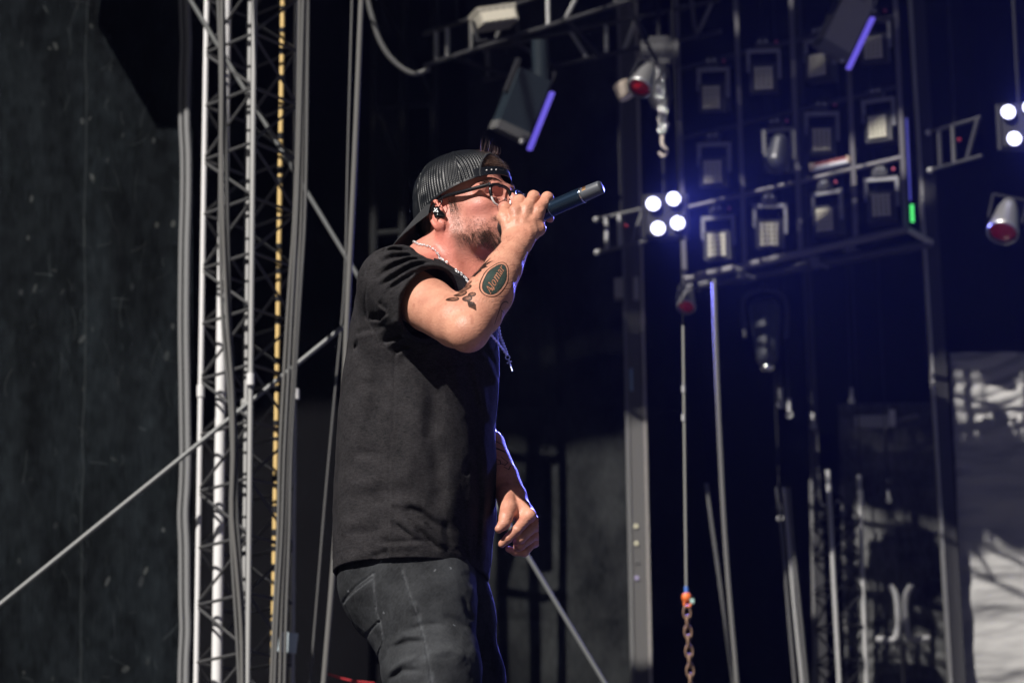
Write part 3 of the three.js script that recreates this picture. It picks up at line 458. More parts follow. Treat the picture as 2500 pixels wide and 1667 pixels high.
{
  const base = [0.034, 0.036, 0.040], jc = (x, y, z) => {              // dye worn off along the seams and the thigh, stitches
    const n = fbm(x * 26, y * 26, z * 26, 4), tw = noise(x * 420, y * 420, z * 420), worn = sstep(-0.1, 0.5, fbm(x * 9 + 4, y * 5, z * 9, 2));
    let m = 0.75 + 0.55 * n + 0.25 * tw + 0.6 * worn;
    if (z > 0) {
      const st = (q, w) => Math.exp(-((polyDist(q, x, y)[0] / w) ** 2));
      m += 1.2 * st(outSeam, 0.0024) * (0.55 + 0.45 * noise(y * 160, 3, 1)) + 1.1 * (st(pocketEdge, 0.002) + st(pocketBand, 0.0019) + 0.6 * st(yokeSeam, 0.0018)) + 0.8 * st(outSeam, 0.010) * sstep(-0.3, 0.5, noise(x * 60, y * 60, 2)) + 1.0 * st(pocketFlap, 0.0022);
      if (hash(Math.floor(x * 300), Math.floor(y * 300), 7) > 0.9985) m += 3;
    }
    return base.map((c, k) => c * m * (k === 2 ? 0.98 : 1));
  };
  const lo = B(800, 1760, 0), hi = B(1260, 1350, 0), fine = netMesh(jeansSDF, [lo.x, lo.y, -0.26], [hi.x, hi.y, 0.26], 0.0036, 2), rest = netMesh(jeansSDF, [-0.25, 0.06, -0.26], [0.3, lo.y + 0.01, 0.26], 0.012, 2);
  const g = paint(unwrap(join2([fine, rest]), wrap), jc);
  mesh('jeans', g, phys(1, 1, 1, { vertexColors: true, bumpMap: clothBump, bumpScale: 0.0006, roughness: 0.9, specularIntensity: 0.15 }), person).userData.label = 'faded black denim jeans with back pocket';
  const rivet = B(...C5(492, 911), 0.17); 
  for (const [x, z, t] of [[0.0, 0.12, 12], [0.12, -0.14, -8]]) {
    const s = new THREE.Shape([[-0.11, -0.045], [0.12, -0.05], [0.19, -0.03], [0.2, 0.02], [0.13, 0.05], [-0.1, 0.042], [-0.13, 0]].map((p) => new THREE.Vector2(...p)));
    const sole = new THREE.ExtrudeGeometry(s, { depth: 0.02, bevelSize: 0.004, bevelThickness: 0.004, bevelSegments: 2 }).rotateX(-Math.PI / 2).rotateY(-t * DEG).translate(x, 0.006, z);
    const upper = netMesh(chain([V(-0.07, 0.055, 0), V(0.04, 0.055, 0), V(0.15, 0.04, 0)], [0.05, 0.046, 0.028], 0.02), [-0.15, 0.02, -0.08], [0.22, 0.13, 0.08], 0.008); upper.rotateY(-t * DEG).translate(x, 0, z);
    const sh = mesh('shoe', unwrap(upper, (a, b) => [a, b]), std(0.03, 0.03, 0.03), person); mesh('sole', sole, std(0.5, 0.5, 0.48), sh);
  }
}
// ---------------------------------------------------------------- cap, hair, glasses, earpiece, necklace
function strands(roots, width, seg = 3) {                            // thin tapering ribbons: root, direction, length, bend
  const pos = [], nrm = [], ix = [], col = []; let n = 0;
  for (const { p, d, L, bend, c, w } of roots) {
    const side = V(rr(-1, 1), rr(-1, 1), rr(-1, 1)).cross(d).normalize(), face = side.clone().cross(d).normalize(), q = p.clone(), dir = d.clone().normalize();
    for (let i = 0; i <= seg; i++) {
      const k = (w ?? width) * (1 - i / (seg + 0.3)) * 0.5;
      for (const s of [-1, 1]) { pos.push(q.x + side.x * s * k, q.y + side.y * s * k, q.z + side.z * s * k); nrm.push(face.x, face.y, face.z); col.push(...c); }
      q.addScaledVector(dir, L / seg); dir.addScaledVector(bend, 1 / seg).normalize();
      if (i < seg) ix.push(n, n + 1, n + 2, n + 1, n + 3, n + 2); n += 2;
    }
  }
  const g = new THREE.BufferGeometry(); g.setAttribute('position', new THREE.BufferAttribute(new Float32Array(pos), 3)); g.setAttribute('normal', new THREE.BufferAttribute(new Float32Array(nrm), 3)); g.setAttribute('color', new THREE.BufferAttribute(new Float32Array(col), 3)); g.setIndex(ix);
  return g;
}
const headGrad = (x, y, z, e = 0.001) => { const f = headParts.skull; return V(f(x + e, y, z) - f(x - e, y, z), f(x, y + e, z) - f(x, y - e, z), f(x, y, z + e) - f(x, y, z - e)).normalize(); };
function ontoHead(dx, dy, dz, o = V(0, -0.01, 0)) {                  // from outside along a direction to the skin
  const d = V(dx, dy, dz).normalize(); let t = 0.2; for (let i = 0; i < 40; i++) { const q = headParts.skull(o.x + d.x * t, o.y + d.y * t, o.z + d.z * t); t -= q * 0.8; if (q < 0.0003) break; } return o.clone().addScaledVector(d, t);
}
const turnH = (v) => v.clone().applyMatrix4(HR), hairMat = std(1, 1, 1, { vertexColors: true, roughness: 0.5 });
const hairTone = (a, b) => { const t = rnd(), k = rr(0.7, 1.3); return a.map((v, i) => lerp(v, b[i], t) * k); };
{
  const beard = [], add = (list, p, d, L, bend, c, w) => list.push({ p: p.clone().applyMatrix4(HM), d: turnH(d), L, bend: turnH(bend), c, w });
  for (let i = 0; i < 60000 && beard.length < 5200; i++) {
    const q = ontoHead(rr(-0.2, 1), rr(-1, 0.25), rr(-1, 1)); if (q.z < -0.045) continue;
    const a = beardAmount(q.x, q.y, q.z) * (q.x > 0.05 ? 1 : 0.55) * (0.35 + 0.65 * sstep(-0.25, 0.2, fbm(q.x * 90, q.y * 90, q.z * 90, 2))); if (rnd() > a) continue;
    const n = headGrad(q.x, q.y, q.z), low = sstep(-0.06, -0.09, q.y);
    add(beard, q.addScaledVector(n, -0.0006), V(0.55, -0.8, 0).addScaledVector(n, 0.55 + 0.5 * rnd()).add(V(rr(-0.3, 0.3), rr(-0.2, 0.2), rr(-0.3, 0.3))), rr(0.0035, 0.0065) + low * 0.005, V(0.2, -0.4, 0), hairTone([0.045, 0.021, 0.013], [0.016, 0.009, 0.007]));
  }
  const o = mesh('beard', strands(beard, 0.0006), hairMat, person); o.userData.label = 'short dark stubble beard';
  const hair = [];
  for (let i = 0; i < 30000 && hair.length < 4200; i++) {            // nape and behind the ears
    const q = ontoHead(rr(-1, 0.05), rr(-0.9, 0.3), rr(-1, 1), V(-0.02, -0.02, 0)); if (q.y > 0.03 || q.y < -0.095 - 0.02 * rnd() || q.x > -0.062 - 0.2 * Math.max(0, -q.y - 0.04)) continue;
    const n = headGrad(q.x, q.y, q.z); add(hair, q, V(-0.12, -1, 0).addScaledVector(n, 0.35).add(V(rr(-0.2, 0.2), 0, rr(-0.25, 0.25))), rr(0.012, 0.026), V(0.1, -0.5, 0), hairTone([0.10, 0.075, 0.05], [0.035, 0.025, 0.018]), 0.0011);
  }
  for (let i = 0; i < 110; i++) { const q = ontoHead(rr(0.0, 0.24), rr(0.0, 0.36), 1); const n = headGrad(q.x, q.y, q.z); add(hair, q, V(0.15, -1, 0).addScaledVector(n, 0.25).add(V(rr(-0.2, 0.2), 0, rr(-0.2, 0.2))), rr(0.006, 0.012), V(0.1, -0.3, 0), hairTone([0.07, 0.04, 0.025], [0.03, 0.02, 0.014]), 0.0007); }   // sideburn
  for (let i = 0; i < 1500; i++) {                                   // the lock that comes out of the cap's opening
    const a = rr(-0.62, 0.62), q = ontoHead(Math.cos(a), rr(0.85, 1.9), Math.sin(a) * 0.8, V(0, 0.0, 0)), n = headGrad(q.x, q.y, q.z), cl = Math.floor(rnd() * 9), cx = Math.sin(cl * 2.4), cz = Math.cos(cl * 4.1);
    add(hair, q.addScaledVector(n, 0.002), V(0.4 + 0.2 * cx, 0.35, 0.35 * cz).addScaledVector(n, 0.8), rr(0.018, 0.034), V(0.5 + 0.8 * cx, -2.4 - 0.9 * cz, cz * 1.4), hairTone([0.15, 0.08, 0.055], [0.045, 0.026, 0.02]), 0.0012);
  }
  for (let k = 0; k < 3; k++) for (let i = 0; i < 16; i++) add(hair, V(0.064 + k * 0.012 + rr(-0.003, 0.003), 0.112 - k * 0.006, rr(-0.012, 0.016)), V(0.15 + 0.35 * k + rr(-0.12, 0.12), 1, rr(-0.15, 0.15)), rr(0.022, 0.036) - k * 0.006, V(0.5 - k * 0.9 + rr(-0.2, 0.2), -0.2, rr(-0.3, 0.3)), hairTone([0.09, 0.055, 0.05], [0.04, 0.024, 0.022]), 0.0011);
  for (const s of [1, -1]) for (let i = 0; i < 300; i++) { const t = rnd(), q = ontoHead(0.092 - 0.02 * t, 0.0385 + 0.004 * Math.sin(t * 3) - 0.006 * t + rr(-0.004, 0.004), s * (0.014 + 0.042 * t)), n = headGrad(q.x, q.y, q.z); add(hair, q, V(-0.2, 0.35 - 0.5 * t, s).addScaledVector(n, 0.25), rr(0.006, 0.010), V(-0.3, -0.3, 0), hairTone([0.07, 0.04, 0.03], [0.03, 0.02, 0.016]), 0.0008); }
  const h = mesh('hair', strands(hair, 0.0011, 4), hairMat, person); h.userData.label = 'short brown hair with a lock through the cap opening';
}
{ // fine hair on both forearms
  const list = []; for (const [a, b, sdf, n] of [[EL, WR, armR, 1300], [EL2, WL, armL, 500]]) { const ax = b.clone().sub(a).normalize(), e = 0.001; for (let i = 0; i < n; i++) {
    const t = rr(0.12, 0.97), o = a.clone().lerp(b, t), d = V(rr(-1, 1), rr(-1, 1), rr(-1, 1)).cross(ax).normalize(); let k = 0.03; for (let j = 0; j < 12; j++) { const q = o.clone().addScaledVector(d, k); k -= sdf(q.x, q.y, q.z); }
    const q = o.addScaledVector(d, k); list.push({ p: q, d: ax.clone().multiplyScalar(0.8).addScaledVector(d, 0.3).add(V(rr(-0.4, 0.4), rr(-0.7, 0.1), rr(-0.3, 0.3))), L: rr(0.006, 0.013), bend: ax.clone().multiplyScalar(0.3).addScaledVector(d, -0.4), c: hairTone([0.22, 0.12, 0.07], [0.1, 0.055, 0.035]) }); } }
  mesh('arm_hair', strands(list, 0.00032), hairMat, person);
}
// ---- cap, worn backwards: open mesh crown, strap on the forehead, brim over the nape
const capTop = 0.134, capBase = (al) => 0.019 + 0.031 * Math.cos(al) - 0.003 * Math.cos(2 * al), capA = 0.1125, capB = 0.0895, capX = -0.013;
function capPoint(al, v, out = 0) {                                  // al 0 at the forehead, v 0 at the edge to 1 at the button
  const yb = capBase(al), r = Math.pow(Math.max(0, 1 - Math.pow(v, 2.7)), 1 / 2.15), y = lerp(yb, capTop - 0.006 * Math.cos(al) * (1 - v), v);
  const lean = -0.006 * v;                                          // the crown sits back
  return V(capX + lean + (capA + out) * r * Math.cos(al), y + out * v, (capB + out) * r * Math.sin(al));
}
{
  const NA = 1080, NV = 110, pos = [], ix = [], idx = [];
  const hole = (al, v) => { const q = capPoint(al, v); return Math.abs(al) < 1.2 && (al / 0.66) ** 2 + ((q.y - capBase(al)) / 0.056) ** 2 < 1; };
  for (let j = 0; j <= NV; j++) for (let i = 0; i < NA; i++) {
    const al = (i / NA) * Math.PI * 2 - Math.PI, v = Math.pow(j / NV, 0.9), k = Math.round(al / (Math.PI / 3) - 0.5) + 0.5, ac = k * Math.PI / 3, q = capPoint(al, v), rad = hyp(q.x - capX, q.z), s = rad * Math.sin(al - ac);
    const back = Math.abs(al) > 2.62, seam = Math.exp(-(((Math.abs(al - ac) - Math.PI / 6) * rad / 0.0022) ** 2)), bind = v < 0.05 ? 1 : 0;
    const rib = back || bind ? 0 : 0.0012 * Math.sin(s / 0.0058 * Math.PI * 2) * (0.72 + 0.28 * Math.sin(q.y / 0.0052 * Math.PI * 2)) * (0.7 + 0.6 * noise(q.x * 60, q.y * 60, q.z * 60)), dent = 0.0022 * fbm(q.x * 22, q.y * 22, q.z * 22, 2);
    const p = capPoint(al, v, rib + dent + (bind ? 0.001 : 0) + seam * 0.0012); pos.push(...p.toArray());
  }
  for (let j = 0; j < NV; j++) for (let i = 0; i < NA; i++) { const al = ((i + 0.5) / NA) * Math.PI * 2 - Math.PI, v = Math.pow((j + 0.5) / NV, 0.9); if (hole(al, v)) continue; const a = j * NA + i, b = j * NA + (i + 1) % NA; ix.push(a, a + NA, b, b, a + NA, b + NA); }
  const g = new THREE.BufferGeometry(); g.setAttribute('position', new THREE.BufferAttribute(new Float32Array(pos), 3)); g.setIndex(ix); g.computeVertexNormals(); g.applyMatrix4(HM);
  const mesh1 = phys(0.005, 0.006, 0.008, { roughness: 0.42, specularIntensity: 0.7 }), dark = std(0.02, 0.021, 0.024, { roughness: 0.85 }), plastic = phys(0.008, 0.009, 0.012, { roughness: 0.28 });
  const cap = mesh('cap', g, mesh1, person); cap.userData.label = 'black mesh trucker cap worn backwards';
  const arch = []; for (let i = 0; i <= 40; i++) { const t = i / 40 * Math.PI, al = 0.66 * Math.cos(t), yy = capBase(al) + 0.056 * Math.sin(t); let v = 0; for (let k = 0; k < 60; k++) if (capPoint(al, k / 60).y < yy) v = k / 60; arch.push(capPoint(al, v, 0.001).applyMatrix4(HM)); }
  mesh('binding', tube(arch, 0.0028, 70, 8), dark, cap);
  const sp = [], si = [], SN = 40; for (let i = 0; i <= SN; i++) { const al = lerp(-0.78, 0.78, i / SN), o = 0.0015; for (const [h, out] of [[0.0005, o], [0.019, o], [0.019, o + 0.0018], [0.0005, o + 0.0018]]) { const q = capPoint(al, 0, out); sp.push(q.x - h * 0.12, q.y + h, q.z); } }
  for (let i = 0; i < SN; i++) for (let k = 0; k < 4; k++) { const a = i * 4 + k, b = i * 4 + (k + 1) % 4; si.push(a, b, a + 4, b, b + 4, a + 4); }
  const sg = new THREE.BufferGeometry(); sg.setAttribute('position', new THREE.BufferAttribute(new Float32Array(sp), 3)); sg.setIndex(si); sg.computeVertexNormals(); sg.applyMatrix4(HM);
  const strap = mesh('strap', sg.toNonIndexed(), plastic, cap); strap.geometry.computeVertexNormals();
  for (let i = 0; i < 9; i++) { const al = lerp(0.5, -0.45, i / 8), q = capPoint(al, 0, 0.0034).add(V(0, 0.0105, 0)); mesh('stud', new THREE.SphereGeometry(i < 3 ? 0.0019 : 0.0013, 8, 6).translate(q.x - 0.001, q.y, q.z).applyMatrix4(HM), i < 3 ? std(0.55, 0.55, 0.55, { roughness: 0.3 }) : plastic, strap); }
  const bp = [], bi = [], NBm = 60, NR = 14;
  for (const top of [1, 0]) for (let i = 0; i <= NBm; i++) for (let j = 0; j <= NR; j++) {
    const be = lerp(-1.42, 1.42, i / NBm), al = Math.PI + be, q = capPoint(al, 0.0, 0.0), t = j / NR, L = 0.074 * Math.pow(Math.max(0, Math.cos(be * 1.06)), 0.62), dir = V(-1, 0, 0.32 * Math.sin(al) * Math.cos(be)).normalize();
    const x = q.x + dir.x * L * t, z = q.z + dir.z * L * t, y = q.y + 0.004 - 0.24 * L * t - 0.010 * (z / 0.08) ** 2 * t - 0.010 * t * t; bp.push(x, y + (top ? 0.0016 : -0.0016), z);
  }
  const NQ = (NBm + 1) * (NR + 1); for (let i = 0; i < NBm; i++) for (let j = 0; j < NR; j++) { const a = i * (NR + 1) + j, b = a + NR + 1; bi.push(a, b, a + 1, a + 1, b, b + 1, NQ + a, NQ + a + 1, NQ + b, NQ + a + 1, NQ + b + 1, NQ + b); } for (let i = 0; i < NBm; i++) { const a = i * (NR + 1) + NR, b = a + NR + 1; bi.push(a, b, NQ + a, b, NQ + b, NQ + a); }
  const bg = new THREE.BufferGeometry(); bg.setAttribute('position', new THREE.BufferAttribute(new Float32Array(bp), 3)); bg.setIndex(bi); bg.computeVertexNormals(); bg.applyMatrix4(HM);
  mesh('brim', bg, dark, cap);
  mesh('button', new THREE.SphereGeometry(0.008, 16, 8).scale(1, 0.4, 1).translate(capX - 0.006, capTop, 0).applyMatrix4(HM), dark, cap);
}
// ---- glasses: black brow line, clear lower rims
{
  const black = phys(0.008, 0.008, 0.010, { roughness: 0.22 }), clear = phys(0.75, 0.77, 0.78, { roughness: 0.15, clearcoat: 0.5 }), silver = std(0.8, 0.8, 0.8, { metalness: 1, roughness: 0.25 }), lensM = phys(1, 1, 1, { transmission: 1, thickness: 0, roughness: 0.02, ior: 1.45 });
  const lensPt = (s, t) => { const c = Math.cos(t), q = Math.sin(t), n = 3.1, r = Math.pow(Math.pow(Math.abs(c), n) + Math.pow(Math.abs(q), n), -1 / n), a = c * r * 0.0262 * (q < 0 ? 1 + q * r * 0.14 : 1), b = q * r * 0.0235 + (c > 0 ? 0.001 : -0.001) * 1; return V(0.1125 - (0.0337 + a) * 0.25 - 0.5 * Math.max(0, 0.0 - b) * 0.12, -0.0055 + b, s * (0.0338 + a)); };
  const gl = new THREE.Group(); gl.name = 'glasses'; person.add(gl); gl.userData.label = 'glasses with black brow line and clear lower rims';
  for (const s of [1, -1]) {
    const top = [], low = [], full = []; for (let i = 0; i <= 30; i++) top.push(lensPt(s, lerp(-0.15, Math.PI + 0.25, i / 30)).applyMatrix4(HM)); for (let i = 0; i <= 30; i++) low.push(lensPt(s, lerp(0.3, -Math.PI - 0.1, i / 30)).applyMatrix4(HM)); for (let i = 0; i < 40; i++) full.push(lensPt(s, i / 40 * Math.PI * 2).applyMatrix4(HM));
    mesh('rim', tube(low, 0.0022, 60, 8), clear, gl); mesh('brow_line', [tube(top, 0.0037, 60, 8)], black, gl);
    const c = lensPt(s, 0).add(lensPt(s, Math.PI)).multiplyScalar(0.5).add(V(0.0014, 0, 0)).applyMatrix4(HM), lp = [c.x, c.y, c.z], li = []; full.forEach((p, i) => { lp.push(p.x, p.y, p.z); li.push(0, 1 + i, 1 + (i + 1) % 40); });
    const lg = new THREE.BufferGeometry(); lg.setAttribute('position', new THREE.BufferAttribute(new Float32Array(lp), 3)); lg.setIndex(li); lg.computeVertexNormals(); mesh('lens', lg, lensM, gl);
    const hinge = V(0.0985, 0.0155, s * 0.0635), mid = V(0.045, 0.0165, s * 0.0775), end = V(-0.012, 0.018, s * 0.083), tip = V(-0.045, 0.0, s * 0.081);
    const arm = [hinge, mid, end, tip].map((p) => p.applyMatrix4(HM)), tg = new THREE.TubeGeometry(new THREE.CatmullRomCurve3(arm), 30, 0.0044, 8); mesh('temple', tg, black, gl);
    mesh('hinge', new THREE.BoxGeometry(0.005, 0.006, 0.005).translate(0.0995, 0.0165, s * 0.0625).applyMatrix4(HM), silver, gl);
    mesh('nose_pad', new THREE.SphereGeometry(0.004, 10, 8).scale(0.5, 1, 0.6).translate(0.099, -0.006, s * 0.0095).applyMatrix4(HM), clear, gl);
  }
  mesh('bridge', tube([V(0.1088, 0.004, 0.0095), V(0.1115, 0.0075, 0), V(0.1088, 0.004, -0.0095)].map((p) => p.applyMatrix4(HM)), 0.0026, 16, 8), black, gl);
}
// ---- in-ear monitor with a white cross
{
  const black = phys(0.006, 0.006, 0.007, { roughness: 0.18, clearcoat: 0.6 }), white = std(0.75, 0.75, 0.75), eo = V(-0.017, -0.012, 0.0895);
  const g = netMesh(chain([V(-0.002, 0.005, 0), V(0, -0.004, 0), V(0.007, -0.009, -0.002)], [0.0100, 0.0100, 0.006], 0.004), [-0.02, -0.025, -0.015], [0.022, 0.02, 0.015], 0.0012); g.translate(eo.x, eo.y, eo.z).applyMatrix4(HM);
  const m = mesh('ear_monitor', unwrap(g, (x, y) => [x, y]), black, person); m.userData.label = 'black in-ear monitor with a white cross';
  mesh('cross_mark', [box(0.002, 0.017, 0.0016).rotateZ(0.30).translate(eo.x, eo.y + 0.001, eo.z + 0.0098), box(0.011, 0.002, 0.0016).rotateZ(0.30).translate(eo.x - 0.001, eo.y + 0.0038, eo.z + 0.0099)].map((q) => q.applyMatrix4(HM)), white, m);
  mesh('cable', tube([V(-0.014, -0.006, 0.095), V(-0.004, 0.006, 0.093), V(-0.004, 0.018, 0.088), V(-0.018, 0.029, 0.084), V(-0.044, 0.02, 0.076), V(-0.052, -0.006, 0.070), V(-0.04, -0.034, 0.070), V(-0.026, -0.048, 0.071), V(-0.021, -0.064, 0.068)].map((p) => p.applyMatrix4(HM)), 0.0011, 70, 7), black, m);
}
// ---- necklace with a small pendant
{
  const silver = std(0.8, 0.8, 0.82, { metalness: 0.55, roughness: 0.35 }), path = new THREE.CatmullRomCurve3([B(1034, 627, -0.055), B(1036, 624, 0.0), B(1056, 634, 0.062), B(1082, 660, 0.092), B(1104, 694, 0.1), B(1140, 740, 0.1), B(1190, 806, 0.07), B(1222, 845, 0.03), B(1238, 866, 0.0), B(1228, 838, -0.03), B(1214, 805, -0.05), B(1170, 720, -0.09), B(1100, 650, -0.09), B(1060, 628, -0.08)], true);
  const touch = (p) => { for (let k = 0; k < 14; k++) { const f = (x, y, z) => Math.min(shirtSDF(x, y, z), neck(x, y, z), headSDF(x, y, z)), d = f(p.x, p.y, p.z), e = 0.002; if (d > 0.0022) break; const g = V(f(p.x + e, p.y, p.z) - f(p.x - e, p.y, p.z), f(p.x, p.y + e, p.z) - f(p.x, p.y - e, p.z), f(p.x, p.y, p.z + e) - f(p.x, p.y, p.z - e)).normalize(); p.addScaledVector(g, Math.min(0.01, 0.0028 - d)); } return p; };
  const L = path.getLength(), n = Math.round(L / 0.0047), list = []; for (let i = 0; i < n; i++) { const p = touch(path.getPointAt(i / n)), t = path.getTangentAt(i / n), q = new THREE.Quaternion().setFromUnitVectors(V(1, 0, 0), t); list.push(new THREE.TorusGeometry(0.0026, 0.0010, 6, 10).scale(1.35, 0.9, 1).rotateX(i % 2 ? 0.9 : -0.7).applyQuaternion(q).translate(p.x, p.y, p.z)); }
  const ch = mesh('necklace', list, silver, person); ch.userData.label = 'thin silver chain with a small pendant';
  const a = B(1238, 868, 0.004), b = B(1251, 906, 0.012), u = b.clone().sub(a).normalize();
  mesh('pendant', [new THREE.TorusGeometry(0.0045, 0.0011, 6, 14).translate(a.x + u.x * 0.004, a.y + u.y * 0.004, a.z), bar(a.clone().addScaledVector(u, 0.008), b, 0.0021, 8), bar(a.clone().addScaledVector(u, 0.016).add(V(-0.005, -0.002, 0)), a.clone().addScaledVector(u, 0.016).add(V(0.005, 0.002, 0)), 0.0016, 8)], std(0.55, 0.6, 0.66, { metalness: 1, roughness: 0.3 }), ch);
}
// ---- microphone
{
  const mic = thing('microphone', 'black wireless microphone with grey antenna end, held in the singer\'s fist', 'microphone', ORIGIN.clone().add(M0));
  const L = M0.distanceTo(M1), q = new THREE.Quaternion().setFromUnitVectors(V(0, 1, 0), micDir), put = (g) => g.applyQuaternion(q), lathe = (pts) => put(new THREE.LatheGeometry(pts.map(([r, y]) => new THREE.Vector2(r, y)), 40));
  const body = phys(0.016, 0.036, 0.07, { metalness: 0.7, roughness: 0.26, clearcoat: 0.4, clearcoatRoughness: 0.15 }), cap = phys(0.075, 0.082, 0.098, { roughness: 0.42 }), chrome = std(0.75, 0.75, 0.76, { metalness: 1, roughness: 0.2 });  // blue put into the body colour imitates sky reflected in black metal
  mesh('grille', lathe([[0.001, -0.01], [0.012, -0.008], [0.020, -0.002], [0.0235, 0.008], [0.0245, 0.016], [0.0235, 0.024], [0.021, 0.034]]), std(0.06, 0.06, 0.065, { metalness: 0.8, roughness: 0.5 }), mic);
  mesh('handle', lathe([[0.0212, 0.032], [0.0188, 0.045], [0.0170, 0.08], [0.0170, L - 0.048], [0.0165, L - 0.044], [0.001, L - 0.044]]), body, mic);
  mesh('ring', lathe([[0.0171, L - 0.046], [0.0175, L - 0.0452], [0.0175, L - 0.044], [0.017, L - 0.0434]]), chrome, mic);
  mesh('antenna_cap', lathe([[0.0150, L - 0.0445], [0.0150, L - 0.030], [0.0143, L - 0.004], [0.0128, L], [0.001, L + 0.001]]), cap, mic);
  mesh('seam_ring', lathe([[0.0171, 0.112], [0.01725, 0.1125], [0.01725, 0.1133], [0.0171, 0.1138]]), std(0.35, 0.42, 0.48, { metalness: 1, roughness: 0.3 }), mic);
  const facing = V(-0.25, 0.55, 0.8).addScaledVector(micDir, -V(-0.25, 0.55, 0.8).dot(micDir)).normalize(), across = V().crossVectors(micDir, facing).normalize(), gold = std(0.9, 0.5, 0.2, { metalness: 1, roughness: 0.3 });
  const tick = (s, a, w, h, r, m, name) => { const f = facing.clone().applyAxisAngle(micDir, a), c = V().crossVectors(micDir, f), o = mesh(name, new THREE.BoxGeometry(w, h, 0.0012).applyMatrix4(new THREE.Matrix4().makeBasis(c, micDir, f)).translate(micDir.x * s + f.x * r, micDir.y * s + f.y * r, micDir.z * s + f.z * r), m, mic); return o; };
  for (let i = 0; i < 5; i++) tick(L - 0.034, -0.32 + i * 0.16, 0.0014, 0.0085, 0.0149, gold, 'contact');
  tick(0.142, 0.05, 0.0016, 0.0016, 0.0169, chrome, 'mark'); tick(0.121, 0.3, 0.0012, 0.0012, 0.0169, chrome, 'mark'); tick(0.151, -0.28, 0.004, 0.0014, 0.0169, chrome, 'mark');
}
// ---------------------------------------------------------------- the stage: deck, roof, hangings
const Q = (px, py, D) => at(px, py, -D);
function span(x1, y1, x2, y2, D, lo, hi) {                            // a straight line surveyed at two points of the photograph at depth D, run on to the heights lo and hi
  const a = Q(x1, y1, D), b = Q(x2, y2, D), k = (y) => a.clone().lerp(b, (y - a.y) / (b.y - a.y)); return [lo === undefined ? a : k(lo), hi === undefined ? b : k(hi)];
}
const ROOF_Y = 9.5, TOP = ROOF_Y - 0.02, FLOOR = STAGE_Y;
const aluminium = std(0.36, 0.36, 0.355, { metalness: 0.25, roughness: 0.5 }), dull = std(0.095, 0.095, 0.094, { metalness: 0.2, roughness: 0.6 }), blackSteel = phys(0.014, 0.014, 0.016, { roughness: 0.6, specularIntensity: 0.25 }), ropeGrey = std(0.11, 0.108, 0.104, { roughness: 0.85 }), white = std(0.66, 0.655, 0.655, { roughness: 0.5 }), yellow = std(0.60, 0.42, 0.16, { roughness: 0.6 }), blackBox = std(0.012, 0.012, 0.014, { roughness: 0.55 }), chromeM = std(0.8, 0.8, 0.8, { metalness: 1, roughness: 0.22 });
const velvet = (r, g, b, o = {}) => phys(r, g, b, { roughness: 1, specularIntensity: 0.03, ...o });
{
  setting(mesh('ground', new THREE.PlaneGeometry(400, 400).rotateX(-Math.PI / 2).translate(0, 0, -60), std(0.12, 0.11, 0.09, { roughness: 1 })));
  setting(mesh('stage_deck', box(13, 0.2, 9.5, 0, FLOOR - 0.1, -11.3), std(0.02, 0.02, 0.021, { roughness: 0.8 })));
  setting(mesh('stage_front', box(13, FLOOR - 0.22, 0.1, 0, (FLOOR - 0.2) / 2, -6.7), std(0.015, 0.015, 0.016, { roughness: 0.9 })));
  const roof = thing('stage_roof', 'black canopy roof over the stage', 'roof', V(0, ROOF_Y, -9.65)), rm = velvet(0.02, 0.02, 0.022);
  for (const [x0, x1, z0, z1] of [[-6.5, 6.5, -6.6, -0.29], [-6.5, 6.5, -0.125, 0], [-6.5, -1.6, -0.2895, -0.1255], [-0.8, 6.5, -0.2895, -0.1255]]) mesh('canopy_panel', box(x1 - x0, 0.12, z1 - z0, (x0 + x1) / 2, 0.06, (z0 + z1) / 2), rm, roof);  // opening added between the panels to throw a sun patch on the tarpaulin
  const sh = new THREE.Shape(); sh.moveTo(-6.5, 0); for (let i = 0; i <= 130; i++) { const x = -6.5 + i * 0.1; sh.lineTo(x, -0.2 - 0.14 * Math.abs(Math.sin(x * 1.9 + 0.4)) - 0.05 * noise(x * 2, 4, 1)); } sh.lineTo(6.5, 0);   // unseen scalloped cloth, added to lower and curve the edge of the roof shade
  mesh('shade_valance', new THREE.ExtrudeGeometry(sh, { depth: 0.01, bevelEnabled: false }).translate(0, -0.002, 0.004), rm, roof);
}
